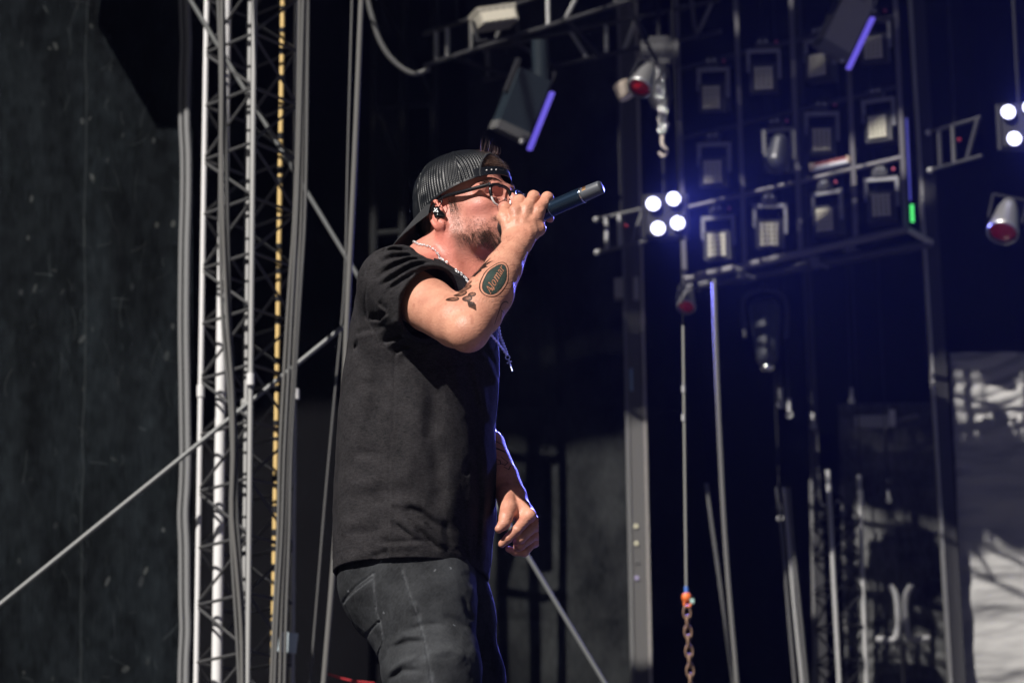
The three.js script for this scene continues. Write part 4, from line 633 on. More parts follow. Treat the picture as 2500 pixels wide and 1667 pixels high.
// black wing cloth on the left, scuffed and dusty
function clothSheet(x0, x1, y0, y1, z, nx, ny, relief) {
  const g = new THREE.PlaneGeometry(x1 - x0, y1 - y0, nx, ny).translate((x0 + x1) / 2, (y0 + y1) / 2, z), p = g.attributes.position; for (let i = 0; i < p.count; i++) p.setZ(i, z + relief(p.getX(i), p.getY(i))); g.computeVertexNormals(); return g;
}
{
  const scuff = (() => {
    const c = document.createElement('canvas'); c.width = 1024; c.height = 2048; const g = c.getContext('2d'); g.fillStyle = '#141719'; g.fillRect(0, 0, 1024, 2048);
    const im = g.getImageData(0, 0, 1024, 2048); for (let j = 0; j < 2048; j++) for (let i = 0; i < 1024; i++) { const v = 1 + 0.55 * fbm(i * 0.012, j * 0.004, 2, 4) + 0.22 * noise(i * 0.5, j * 0.06, 9) + 0.35 * fbm(i * 0.045 + 5, j * 0.045, 4, 3), k = (j * 1024 + i) * 4; for (let q = 0; q < 3; q++) im.data[k + q] *= v; } g.putImageData(im, 0, 0);
    g.lineCap = 'round';
    for (let i = 0; i < 300; i++) { const near = rnd() < 0.6, x = near ? 1024 * rr(0.62, 0.98) : 1024 * rnd(), y = 2048 * rnd(), L = rr(8, 60), a = rr(-0.6, 0.6) + Math.PI / 2 * (rnd() < 0.7 ? 1 : 0); g.strokeStyle = `rgba(140,146,146,${rr(0.03, 0.16)})`; g.lineWidth = rr(1, 4); g.beginPath(); g.moveTo(x, y); g.quadraticCurveTo(x + L * Math.cos(a) + rr(-14, 14), y + L * Math.sin(a) * 0.5, x + L * Math.cos(a), y + L * Math.sin(a)); g.stroke(); }
    for (let i = 0; i < 90; i++) { const x = 1024 * rr(0.5, 0.97), y = 2048 * rnd(); g.fillStyle = `rgba(150,150,145,${rr(0.05, 0.3)})`; g.beginPath(); g.ellipse(x, y, rr(2, 7), rr(3, 12), rr(0, 3), 0, 7); g.fill(); }
    for (const x of [0.13, 0.155, 0.7]) { g.strokeStyle = 'rgba(120,125,125,0.16)'; g.lineWidth = 5; g.beginPath(); g.moveTo(x * 1024, 0); for (let y = 0; y <= 2048; y += 64) g.lineTo(x * 1024 + rr(-5, 5), y); g.stroke(); }
    const t = new THREE.CanvasTexture(c); t.colorSpace = THREE.SRGBColorSpace; t.magFilter = THREE.LinearFilter; return t;
  })();
  const xR = Q(468, 833, 11.5).x, xL = Q(-420, 833, 11.5).x, wing = thing('wing_cloth', 'scuffed black wing cloth hanging on the left beside the silver tower', 'curtain', V((xL + xR) / 2, FLOOR, -11.5));
  const relief = (x, y) => 0.012 * fbm(x * 1.6, y * 0.7, 1, 3) + 0.02 * Math.sin(x * 2.2 + 1) + 0.0035 * fbm(x * 10, y * 8, 3, 3);
  const g = clothSheet(xL, xR, FLOOR, 5.95, -11.5, 150, 160, relief).translate(-(xL + xR) / 2, -FLOOR, 11.5); mesh('sheet', g, velvet(1, 1, 1, { map: scuff }), wing);
  const edge = []; for (let i = 0; i <= 40; i++) { const y = lerp(FLOOR, 5.95, i / 40); edge.push(V((xR - xL) / 2 - 0.012 + 0.004 * noise(i * 0.7, 2, 1), y - FLOOR, 0.022)); }
  mesh('rolled_edge', tube(edge, 0.010, 160, 10), std(0.17, 0.172, 0.175, { roughness: 0.75 }), wing);
  mesh('top_pipe', bar(V(-(xR - xL) / 2, 5.97 - FLOOR, 0), V((xR - xL) / 2, 5.97 - FLOOR, 0), 0.022, 10), blackSteel, wing);
  const edge2 = edge.map((p) => p.clone().add(V(-0.02, 0, -0.008))); mesh('edge_fold', tube(edge2, 0.007, 160, 8), std(0.17, 0.172, 0.175, { roughness: 0.75 }), wing);
}
// hangings at the back: black cloth in the middle, grey and white sheets on the right
function drape(name, label, x1, x2, D, color, relief, o = {}, top = TOP) {
  const a = Q(x1, 833, D).x, b = Q(x2, 833, D).x, g = clothSheet(a, b, FLOOR, top, -D, Math.min(300, Math.round((b - a) * 110)), 420, relief).translate(-(a + b) / 2, -FLOOR, D); unwrap(g, (x, y) => [x / 0.8, y / 0.8]);
  const m = mesh(name, g, velvet(...color, o)); m.position.set((a + b) / 2, FLOOR, -D); return tag(m, label, 'curtain');
}
const dust = noiseTexture(512, (u, v, i, j) => clamp(0.62 + 0.5 * fbm(i * 0.016, j * 0.012, 3, 4) + 0.2 * noise(i * 0.4, j * 0.08, 5)));
const bag = (x, y) => 0.05 * Math.abs(Math.sin(x * 5 + 0.6 * Math.sin(y))) + 0.012 * fbm(x * 5, y * 2, 2, 3);
drape('back_cloth', 'dusty dark grey back cloth hanging between the singer and the box mast', 1150, 1560, 14.1, [0.026, 0.028, 0.028], bag, { map: dust });
drape('masking_cloth', 'deep black masking cloth behind the silver tower', 330, 1152, 14.08, [0.006, 0.006, 0.007], bag, {}, 6.9);
drape('black_backdrop', 'deep black backdrop closing the stage behind the rig', 1540, 2760, 14.9, [0.006, 0.006, 0.007], bag);
const crumple = (x, y) => { const w = noise(x * 2.2, y * 3.5, 7), s = y * 52 + 7 * noise(x * 2.4, y * 1.6, 3) + x * 5; return 0.05 * fbm(x * 3, y * 4, 5, 3) + 0.010 * Math.abs(Math.sin(s)) * clamp(0.4 + 1.6 * w, 0, 2) + 0.022 * fbm(x * 4 + 3, y * 17, 2, 4); };
drape('grey_sheet', 'dull grey cloth sheet hanging between the black lattice mast and the post', 2040, 2300, 14.38, [0.13, 0.132, 0.13], (x, y) => crumple(x * 0.6, y) * 0.6, { map: dust }, Q(2160, 985, 14.38).y);
drape('white_tarpaulin', 'crumpled white tarpaulin hanging at the right edge of the stage', 2318, 2620, 13.9, [0.31, 0.307, 0.30], crumple, {}, Q(2400, 860, 13.9).y);
// overhead, out of the frame: loudspeakers whose shadow falls on the wing cloth
for (const [px, py, n, w, h] of [[405, 190, 3, 0.24, 0.30]]) {
  const T = Q(px, py, 11.5), s = (11.5 - 10.9) / SUN.z, p = T.clone().addScaledVector(SUN, s), t = thing('loudspeaker_hang', 'narrow column of black loudspeaker boxes flown under the roof', 'loudspeaker', V(p.x, p.y, p.z));
  for (let i = 0; i < n; i++) { const c = mesh('cabinet', new THREE.BoxGeometry(w * (1 + i * 0.02), h - 0.012, 0.3).rotateX(0.06 * (n - i)).translate(0, h * (i + 0.5), 0), blackBox, t); mesh('grille', new THREE.BoxGeometry(w * 0.9, h * 0.8, 0.01).translate(0, h * (i + 0.5), 0.17), std(0.02, 0.02, 0.02), c); }
  const top = h * n; if (TOP - p.y > top) for (const s2 of [-1, 1]) mesh('hanging_bar', bar(V(s2 * w * 0.3, top, 0), V(s2 * w * 0.3, TOP - p.y, 0), 0.012, 8), blackSteel, t);
}
{ // a pod added out of view to throw a ragged shadow on the tarpaulin
  const T = Q(2430, 1200, 13.9), p = T.clone().addScaledVector(SUN, 5), t = thing('added_shade_pod', 'unseen black pod added under the roof to shade the tarpaulin', 'shade pod', p);
  mesh('beam', box(0.7, 0.12, 0.12, 0, 0.08, 0), blackBox, t); for (let i = 0; i < 4; i++) { mesh('lamp', new THREE.CylinderGeometry(0.05, 0.075 - 0.01 * (i % 2), 0.2 + 0.05 * (i % 3), 14).rotateX(0.4).translate(-0.25 + i * 0.165, -0.06 - 0.03 * (i % 2), 0), blackBox, t); } for (const s of [-0.25, 0.25]) mesh('hanging_bar', bar(V(s, 0.2, 0), V(s, TOP - p.y, 0), 0.01, 8), blackSteel, t);
}
// ---------------------------------------------------------------- left tower, its cables and stays
function lattice(t, chords, pitch, lo, hi, m, r, faces, zig = true) {  // chords: [[bottom, top], ...]; braces between the pairs in faces
  const pt = (c, y) => c[0].clone().lerp(c[1], (y - c[0].y) / (c[1].y - c[0].y));
  for (const [i, j] of faces) { let k = 0; for (let y = lo; y + pitch <= hi; y += pitch, k++) { mesh('brace', bar(pt(chords[i], y), pt(chords[j], y), r, 7), m, t); if (zig) mesh('brace', bar(pt(chords[k % 2 ? i : j], y + 0.006), pt(chords[k % 2 ? j : i], y + pitch - 0.006), r * 0.9, 7), m, t); } }
}
const rel = (t, p) => p.clone().sub(t.position);
{
  const A = span(502, 125, 478, 1667, 10.95, FLOOR, TOP), Bc = span(620, 54, 604, 1667, 10.78, FLOOR, TOP), Cc = span(723, 107, 712, 1667, 10.95, FLOOR, TOP), Dc = span(606, 54, 588, 1667, 11.12, FLOOR, TOP);
  const t = thing('lattice_tower', 'silver lattice tower with black braces beside the scuffed wing cloth', 'tower', V(Bc[0].x, FLOOR, -10.95)), L = [A, Bc, Cc, Dc].map((c) => c.map((p) => rel(t, p)));
  for (const [i, r, m] of [[0, 0.0075, white], [1, 0.0075, aluminium], [2, 0.0075, aluminium], [3, 0.0065, dull]]) mesh('chord', bar(L[i][0], L[i][1], r, 12), m, t);
  lattice(t, L, 0.165, 0.62, 3.6, std(0.055, 0.055, 0.057, { roughness: 0.5 }), 0.0048, [[0, 1], [1, 2], [2, 3], [3, 0]]);
  const mid = (a, b, k) => a.clone().lerp(b, k), inner = [mid(A[0], Cc[0], 0.2), mid(A[1], Cc[1], 0.2)].map((p) => rel(t, p).add(V(0, 0, -0.05)));
  mesh('inner_pole', bar(inner[0], inner[1].lerp(inner[0], 0.52), 0.0155, 14), white, t);
  const thin = [mid(A[0], Bc[0], 0.9), mid(A[1], Bc[1], 0.9)].map((p) => rel(t, p).add(V(0, 0, -0.03))); mesh('inner_pole', bar(thin[0], thin[1], 0.0065, 10), aluminium, t);
  const yl = span(687, 200, 667, 1500, 10.98, FLOOR, TOP).map((p) => rel(t, p)); mesh('yellow_pole', bar(yl[0], yl[1], 0.0072, 10), yellow, t).userData.label = 'yellow pole inside the tower';
  const shadowBand = (c, y, r, h) => { const p = c[0].clone().lerp(c[1], (y - c[0].y) / (c[1].y - c[0].y)); mesh('shadow_band', new THREE.CylinderGeometry(r, r, h, 9).translate(p.x, p.y, p.z), blackSteel, t); };  // black bands standing in for the shadows of the braces across the poles
  for (let y = 0.65; y < 3.4; y += rr(0.03, 0.13)) shadowBand(yl, y, 0.0088, rr(0.008, 0.022)); for (let y = 0.65; y < 3.4; y += rr(0.03, 0.09)) shadowBand(thin, y, 0.0082, rr(0.006, 0.014));
  const collar = (px, py, D, w, h, m) => { const p = rel(t, Q(px, py, D)); mesh('coupler', new THREE.CylinderGeometry(w, w, h, 12).translate(p.x, p.y, p.z), m, t); };
  collar(489, 955, 10.95, 0.011, 0.034, white); collar(611, 926, 10.77, 0.011, 0.034, white); collar(598, 985, 10.9, 0.012, 0.024, aluminium); collar(722, 962, 10.95, 0.010, 0.03, white);
  const plate = rel(t, Q(702, 1568, 10.7)); mesh('tag_plate', new THREE.BoxGeometry(0.052, 0.056, 0.003).rotateZ(-0.12).translate(plate.x, plate.y, plate.z), std(0.55, 0.64, 0.68, { roughness: 0.35 }), t);
}
function cable(name, label, points, r, m, group, category = 'cable', n = 120) { const o = mesh(name, tube(points, r, n, 8), m); return tag(o, label, category, group); }
{
  const ext = (list, D, dx = 0, dz = 0) => { const p = list.map(([x, y]) => Q(x + dx, y, D - dz)), a = p[0].clone(), b = p[p.length - 1].clone(), n = p.length; const up = p[0].clone().sub(p[1]).normalize(), dn = p[n - 1].clone().sub(p[n - 2]).normalize(); p.unshift(a.addScaledVector(up, (TOP - a.y) / up.y)); p.push(b.addScaledVector(dn, (FLOOR + 0.01 - b.y) / dn.y)); return p; };
  const one = [[539, 0], [542, 180], [543, 360], [545, 550], [553, 800], [564, 950], [570, 1107], [568, 1250], [575, 1360], [586, 1540], [589, 1667]];
  [[-7, 0, 'leftmost'], [0, 0.012, 'front'], [7, 0, 'right']].forEach(([dx, dz, w], k) => cable('grey_cable', ['dull grey cable of the winding bundle, on its side next to the white chord', 'front grey cable of the winding bundle crossing the silver tower', 'thickest grey cable of the winding bundle, next to the silver chord'][k], ext(one.map(([x, y], i) => [x + 2.5 * Math.sin(i * 1.3 + k * 2), y]), 10.62, dx, dz), 0.0052 + 0.0005 * k, k === 1 ? ropeGrey : dull, 'cables winding down the tower'));
  const two = [[742, 0], [738, 180], [733, 400], [727, 560], [718, 700], [706, 900], [694, 1110], [688, 1300], [678, 1500], [672, 1667]];
  [[-11, 0], [-4, 0.012], [4, 0.004], [11, 0]].forEach(([dx, dz], k) => cable('grey_cable', ['outermost cable of the straight bundle, touching the yellow pole', 'foremost cable of the straight bundle beside the yellow pole', 'inner cable of the straight bundle beside the yellow pole', 'cable of the straight bundle farthest from the yellow pole'][k], ext(two.map(([x, y], i) => [x + 1.5 * Math.sin(i + k * 1.7) + k * i * 0.35, y]), 10.66, dx, dz), 0.0048, k % 2 ? dull : ropeGrey, 'cables beside the yellow pole'));
  cable('hoist_rope', 'single pale rope hanging between the cable bundles and the singer', ext([[880, 40], [866, 380], [848, 760], [832, 1110], [812, 1400], [790, 1667]], 10.4), 0.0078, ropeGrey, undefined, 'rope');
  cable('thin_rope', 'thin dark rope beside the single pale rope', ext([[850, 330], [840, 700], [818, 950], [795, 1200], [770, 1500]], 10.9), 0.003, dull, undefined, 'rope');
  cable('drooping_cable', 'slack dark cable drooping under the overhead truss', [[872, -420], [884, -180], [895, -20], [908, 40], [930, 105], [962, 150], [1010, 180], [1050, 168]].map(([x, y]) => Q(x, y, 11.6)), 0.009, std(0.06, 0.06, 0.06), undefined, 'cable', 60);
  const stay = (label, x1, y1, x2, y2, D, D2 = D, r = 0.0072) => { const o = mesh('steel_stay', bar(Q(x1, y1, D), Q(x2, y2, D2), r, 12), std(0.15, 0.155, 0.155, { metalness: 0.3, roughness: 0.5 })); return tag(o, label, 'stay'); };
  stay('grey stay rising from the floor across the wing cloth to the pale rope', -560, 1928, 838, 797, 10.82); stay('grey stay falling through the silver tower and behind the singer to the floor', 212, -415, 1740, 2101, 10.92, 10.92, 0.0068);
  cable('red_lead', 'red lead low behind the jeans', [Q(800, 1645, 11.2), Q(850, 1660, 11.2), Q(915, 1668, 11.2)], 0.0025, std(0.5, 0.02, 0.03), undefined, 'cable', 20);
}
{ // black scaffold frame in the dark behind the ropes
  const t = thing('scaffold_frame', 'dark scaffold frame in the gloom behind the singer\'s cap', 'scaffold', Q(960, 833, 13.4)), dk = phys(0.011, 0.0115, 0.012, { roughness: 0.8, specularIntensity: 0.2 }), tubeAt = (x1, y1, x2, y2, r) => mesh('scaffold_tube', bar(rel(t, Q(x1, y1, 13.4)), rel(t, Q(x2, y2, 13.4)), r, 9), dk, t);
  t.position.y = FLOOR; for (const x of [915, 985, 1060]) { const s = span(x, 100, x - 6, 1667, 13.4, FLOOR, 6.8).map((p) => rel(t, p)); mesh('scaffold_tube', bar(s[0], s[1], 0.016, 9), dk, t); }
  for (const y of [-60, 250, 560, 900, 1250, 1600]) tubeAt(908, y + 12, 1066, y, 0.013); tubeAt(915, 260, 1055, 560, 0.011); tubeAt(985, 560, 915, 890, 0.011); tubeAt(915, -40, 1058, 250, 0.011);
  for (const [x0, y0, x1, y1] of [[920, 270, 980, 540], [990, 590, 1050, 880]]) { const a = rel(t, Q(x0, y0, 13.45)), b = rel(t, Q(x1, y1, 13.45)); mesh('mesh_panel', box(b.x - a.x, a.y - b.y, 0.006, (a.x + b.x) / 2, (a.y + b.y) / 2, a.z), velvet(0.016, 0.017, 0.018), t); }
}
// ---------------------------------------------------------------- overhead truss and the lamps on it
function beam(t, p, q, m, r, posts, rp) { for (const [a, b] of [[p[0], p[1]], [q[0], q[1]]]) mesh('chord', bar(a, b, r, 10), m, t); for (const k of posts) mesh('post', bar(p[0].clone().lerp(p[1], k[0]), q[0].clone().lerp(q[1], k[1] ?? k[0]), rp, 8), k[2] ?? m, t); }
const silverCan = std(0.62, 0.62, 0.62, { metalness: 0.85, roughness: 0.32 }), redLens = phys(0.55, 0.01, 0.02, { roughness: 0.15, clearcoat: 1 }), violet = new THREE.MeshStandardMaterial({ color: 0x0a0820, emissive: new THREE.Color(0.11, 0.08, 0.55), emissiveIntensity: 1, side: THREE.DoubleSide }), darkRig = std(0.03, 0.03, 0.034, { roughness: 0.5, metalness: 0.3 });
{
  const t = thing('overhead_truss', 'black overhead truss with short silver posts above the cap', 'truss', Q(1040, 158, 13.0)), P = (x, y, D) => rel(t, Q(x, y, D));
  const a0 = P(1035, 160, 13.0), a1 = P(1760, -70, 12.1), up = V(0, 0.115, 0), b0 = P(1180, 196, 13.5), b1 = P(1760, 76, 12.9);
  beam(t, [a0, a1], [a0.clone().add(up), a1.clone().add(up)], darkRig, 0.0085, [[0.045, 0.045, aluminium], [0.085, 0.085, aluminium], [0.17, 0.17, dull], [0.25, 0.3, dull], [0.435, 0.435, aluminium], [0.49, 0.56, aluminium], [0.66, 0.66, dull], [0.78, 0.72, dull]], 0.0075);
  beam(t, [b0, b1], [b0.clone().add(up), b1.clone().add(up)], darkRig, 0.0085, [[0.02, 0.02, dull], [0.45, 0.38, aluminium], [0.53, 0.53, aluminium], [0.6, 0.66, aluminium], [0.8, 0.8, dull], [0.9, 0.97, dull]], 0.0075);
  for (const k of [0.1, 0.3, 0.5, 0.7, 0.9]) mesh('cross_bar', bar(a0.clone().lerp(a1, k), b0.clone().lerp(b1, k), 0.007, 8), darkRig, t);
  for (const k of [0.12, 0.5, 0.9]) mesh('hanger', bar(a0.clone().lerp(a1, k).add(up), V(a0.clone().lerp(a1, k).x, TOP - t.position.y, a0.clone().lerp(a1, k).z), 0.006, 8), blackSteel, t);
}
function turnTo(dir, up = V(0, 1, 0)) { const z = dir.clone().normalize(), x = up.clone().cross(z).normalize(), y = z.clone().cross(x); return new THREE.Matrix4().makeBasis(x, y, z); }
{ // flood lamp on the truss
  const t = thing('flood_lamp', 'boxy grey flood lamp lying on top of the overhead truss', 'lamp', Q(1206, 48, 12.6)); t.rotation.z = 0.22; t.rotation.y = 0.3;
  mesh('housing', [box(0.135, 0.05, 0.1), box(0.14, 0.012, 0.104, 0, 0.03, 0)], std(0.34, 0.32, 0.27, { roughness: 0.5 }), t); for (let i = 0; i < 5; i++) mesh('fin', box(0.004, 0.05, 0.11, -0.05 + i * 0.025, 0.0, -0.002), dull, t); mesh('glass', box(0.12, 0.036, 0.003, 0, 0, 0.053), std(0.6, 0.56, 0.46, { roughness: 0.2 }), t); mesh('bracket', [box(0.006, 0.075, 0.02, -0.076, -0.03, 0), box(0.006, 0.075, 0.02, 0.076, -0.03, 0), box(0.158, 0.006, 0.02, 0, -0.068, 0)], darkRig, t);
}
function barLamp(label, px, py, D, s, tilt, col) {                    // slab-bodied moving lamp with a violet light bar along one edge
  const t = thing('bar_lamp', label, 'lamp', Q(px, py, D)); t.rotation.set(0.25, 0.35, tilt); t.scale.setScalar(s);
  mesh('body', new THREE.BoxGeometry(0.115, 0.2, 0.075).translate(0, -0.02, 0), col, t); mesh('end_cap', box(0.118, 0.03, 0.08, 0, -0.125, 0), dull, t); mesh('neck', new THREE.CylinderGeometry(0.028, 0.032, 0.15, 16).rotateZ(-tilt).translate(0.01, 0.13, 0), col, t);
  mesh('side_arm', box(0.012, 0.18, 0.03, 0.067, 0.03, 0), blackBox, t); mesh('side_arm', box(0.012, 0.12, 0.03, -0.064, 0.05, 0), blackBox, t); mesh('light_bar', box(0.012, 0.21, 0.024, 0.079, -0.055, 0.028), violet, t); mesh('knob', new THREE.SphereGeometry(0.009, 10, 8).translate(0.04, -0.148, 0.04), aluminium, t);
  return t;
}
barLamp('slate blue bar lamp with a violet edge, hanging above the singer\'s cap', 1278, 236, 12.4, 1.0, -0.42, std(0.012, 0.019, 0.025, { roughness: 0.4 }));
barLamp('pale grey bar lamp with a violet edge at the upper rim of the rig', 2066, 48, 12.6, 0.95, -0.5, std(0.22, 0.215, 0.2, { roughness: 0.5 }));
function canLamp(label, px, py, D, s, dir) {                          // silver can with a red lens, pointing down
  const t = thing('spot_can', label, 'lamp', Q(px, py, D)), m = new THREE.Matrix4().makeRotationFromQuaternion(new THREE.Quaternion().setFromUnitVectors(V(0, 1, 0), dir.clone().negate().normalize())).scale(V(s, s, s)), L = (p) => new THREE.LatheGeometry(p.map(([r, y]) => new THREE.Vector2(r, y)), 26).applyMatrix4(m);
  mesh('shell', L([[0.001, 0.14], [0.022, 0.135], [0.034, 0.1], [0.046, 0.03], [0.048, 0]]), silverCan, t); mesh('lens', L([[0.001, -0.012], [0.026, -0.009], [0.044, 0.002]]), redLens, t); mesh('rim', L([[0.0485, 0.012], [0.0515, 0.01], [0.0515, -0.008], [0.046, -0.008]]), silverCan, t); mesh('yoke', [bar(V(-0.055, 0.05, 0), V(-0.055, 0.16, 0), 0.006, 6), bar(V(0.055, 0.05, 0), V(0.055, 0.16, 0), 0.006, 6), bar(V(-0.055, 0.16, 0), V(0.055, 0.16, 0), 0.006, 6)].map((g) => g.applyMatrix4(m)), blackSteel, t);
}
canLamp('silver spot can with red lens under the overhead truss, left of the hanging chain', 1562, 212, 12.4, 0.82, V(-0.35, -0.8, 0.5)); canLamp('silver spot can with red lens below the corner of the lamp frame, above the wire', 1676, 748, 13.2, 0.64, V(-0.15, -0.8, 0.6)); canLamp('large silver spot can with red lens in front of the black backdrop at the right', 2450, 565, 12.6, 1.05, V(-0.25, -0.85, 0.5));
{ const t = thing('work_lamp', 'small cream work lamp next to the red-lensed can under the truss', 'lamp', Q(1524, 218, 12.5)); mesh('housing', new THREE.CylinderGeometry(0.028, 0.034, 0.05, 16).rotateZ(0.5), std(0.5, 0.42, 0.34), t); mesh('face', new THREE.CylinderGeometry(0.03, 0.03, 0.004, 16).rotateZ(0.5).translate(0.013, -0.025, 0), std(0.7, 0.6, 0.5), t); }
// ---- chain with its hoist, above the four-lamp cluster
function link(R, r) { return new THREE.TorusGeometry(R, r, 6, 12).scale(0.72, 1.25, 1); }
{
  const t = thing('chain_hoist', 'black chain hoist with bunched silver chain above the lamp cluster', 'hoist', Q(1610, 130, 12.9));
  mesh('motor', [new THREE.CylinderGeometry(0.05, 0.05, 0.13, 18).rotateZ(Math.PI / 2), box(0.07, 0.1, 0.08)], blackBox, t); mesh('chain_bag', new THREE.LatheGeometry([[0.03, -0.2], [0.042, -0.16], [0.04, -0.08], [0.034, -0.05]].map(([a, b]) => new THREE.Vector2(a, b)), 14), blackBox, t);
  const g = link(0.0085, 0.003); for (let i = 0; i < 34; i++) { const m = mesh('chain_link', g, chromeM, t); m.position.set(0.012 * Math.sin(i * 2.1) + (i > 16 ? 0.004 : 0), -0.075 - 0.0068 * i, 0.045 + 0.012 * Math.cos(i * 1.7)); m.rotation.set(rr(-0.6, 0.6), (i % 2) * 1.5, rr(-0.7, 0.7)); }
  mesh('hook', tube([V(0, -0.31, 0.04), V(0, -0.345, 0.04), V(0.014, -0.365, 0.04), V(0.002, -0.385, 0.04), V(-0.013, -0.37, 0.04)], 0.0055, 24, 8), std(0.6, 0.52, 0.45, { roughness: 0.4 }), t); mesh('hanger', bar(V(0, 0.05, 0), V(0, TOP - t.position.y, 0), 0.006, 8), blackSteel, t);
}
// ---- lamp clusters: four bright lamps each
function cluster(label, spots, D) {
  const c = spots.reduce((s, [x, y]) => s.add(Q(x, y, D)), V(0, 0, 0)).divideScalar(spots.length), t = thing('lamp_cluster', label, 'lamp', c); t.userData.group = 'four-lamp clusters';
  mesh('housing', box(0.13, 0.15, 0.06, 0, 0, -0.05), blackBox, t); for (const sx of [-0.075, 0.075]) mesh('bracket', box(0.012, 0.16, 0.02, sx, 0, -0.05), darkRig, t); mesh('hanger', bar(V(0, 0.07, -0.06), V(0, TOP - c.y, -0.06), 0.006, 8), blackSteel, t);
  const glow = new THREE.MeshStandardMaterial({ color: 0x888888, emissive: new THREE.Color(1.6, 1.6, 2.3), emissiveIntensity: 1.6, side: THREE.DoubleSide });
  for (const [x, y] of spots) {
    const p = rel(t, Q(x, y, D)), lamp = mesh('lamp', new THREE.LatheGeometry([[0.001, 0.008], [0.014, 0.005], [0.0235, 0]].map(([a, b]) => new THREE.Vector2(a, b)), 20).rotateX(Math.PI / 2).translate(p.x, p.y, p.z), glow, t); mesh('reflector', new THREE.CylinderGeometry(0.026, 0.018, 0.03, 20, 1, true).rotateX(Math.PI / 2).translate(p.x, p.y, p.z - 0.018), darkRig, lamp);
    const l = new THREE.SpotLight(new THREE.Color(0.16, 0.17, 1), 140, 0, 0.85, 1, 2); l.position.copy(p).add(V(0, 0, 0.02)); l.target.position.copy(p).add(V(0.5, -0.3, 1).multiplyScalar(5)); l.castShadow = true; l.shadow.radius = 1; l.name = 'cluster_light'; t.add(l, l.target);
  }
}
cluster('cluster of four glowing violet-white lamps left of the lamp frame, beyond the microphone', [[1595, 497], [1645, 485], [1607, 557], [1655, 544]], 12.9);
cluster('cluster of glowing violet-white lamps at the right rim of the black backdrop', [[2463, 273], [2516, 262], [2478, 338], [2530, 326]], 12.7);
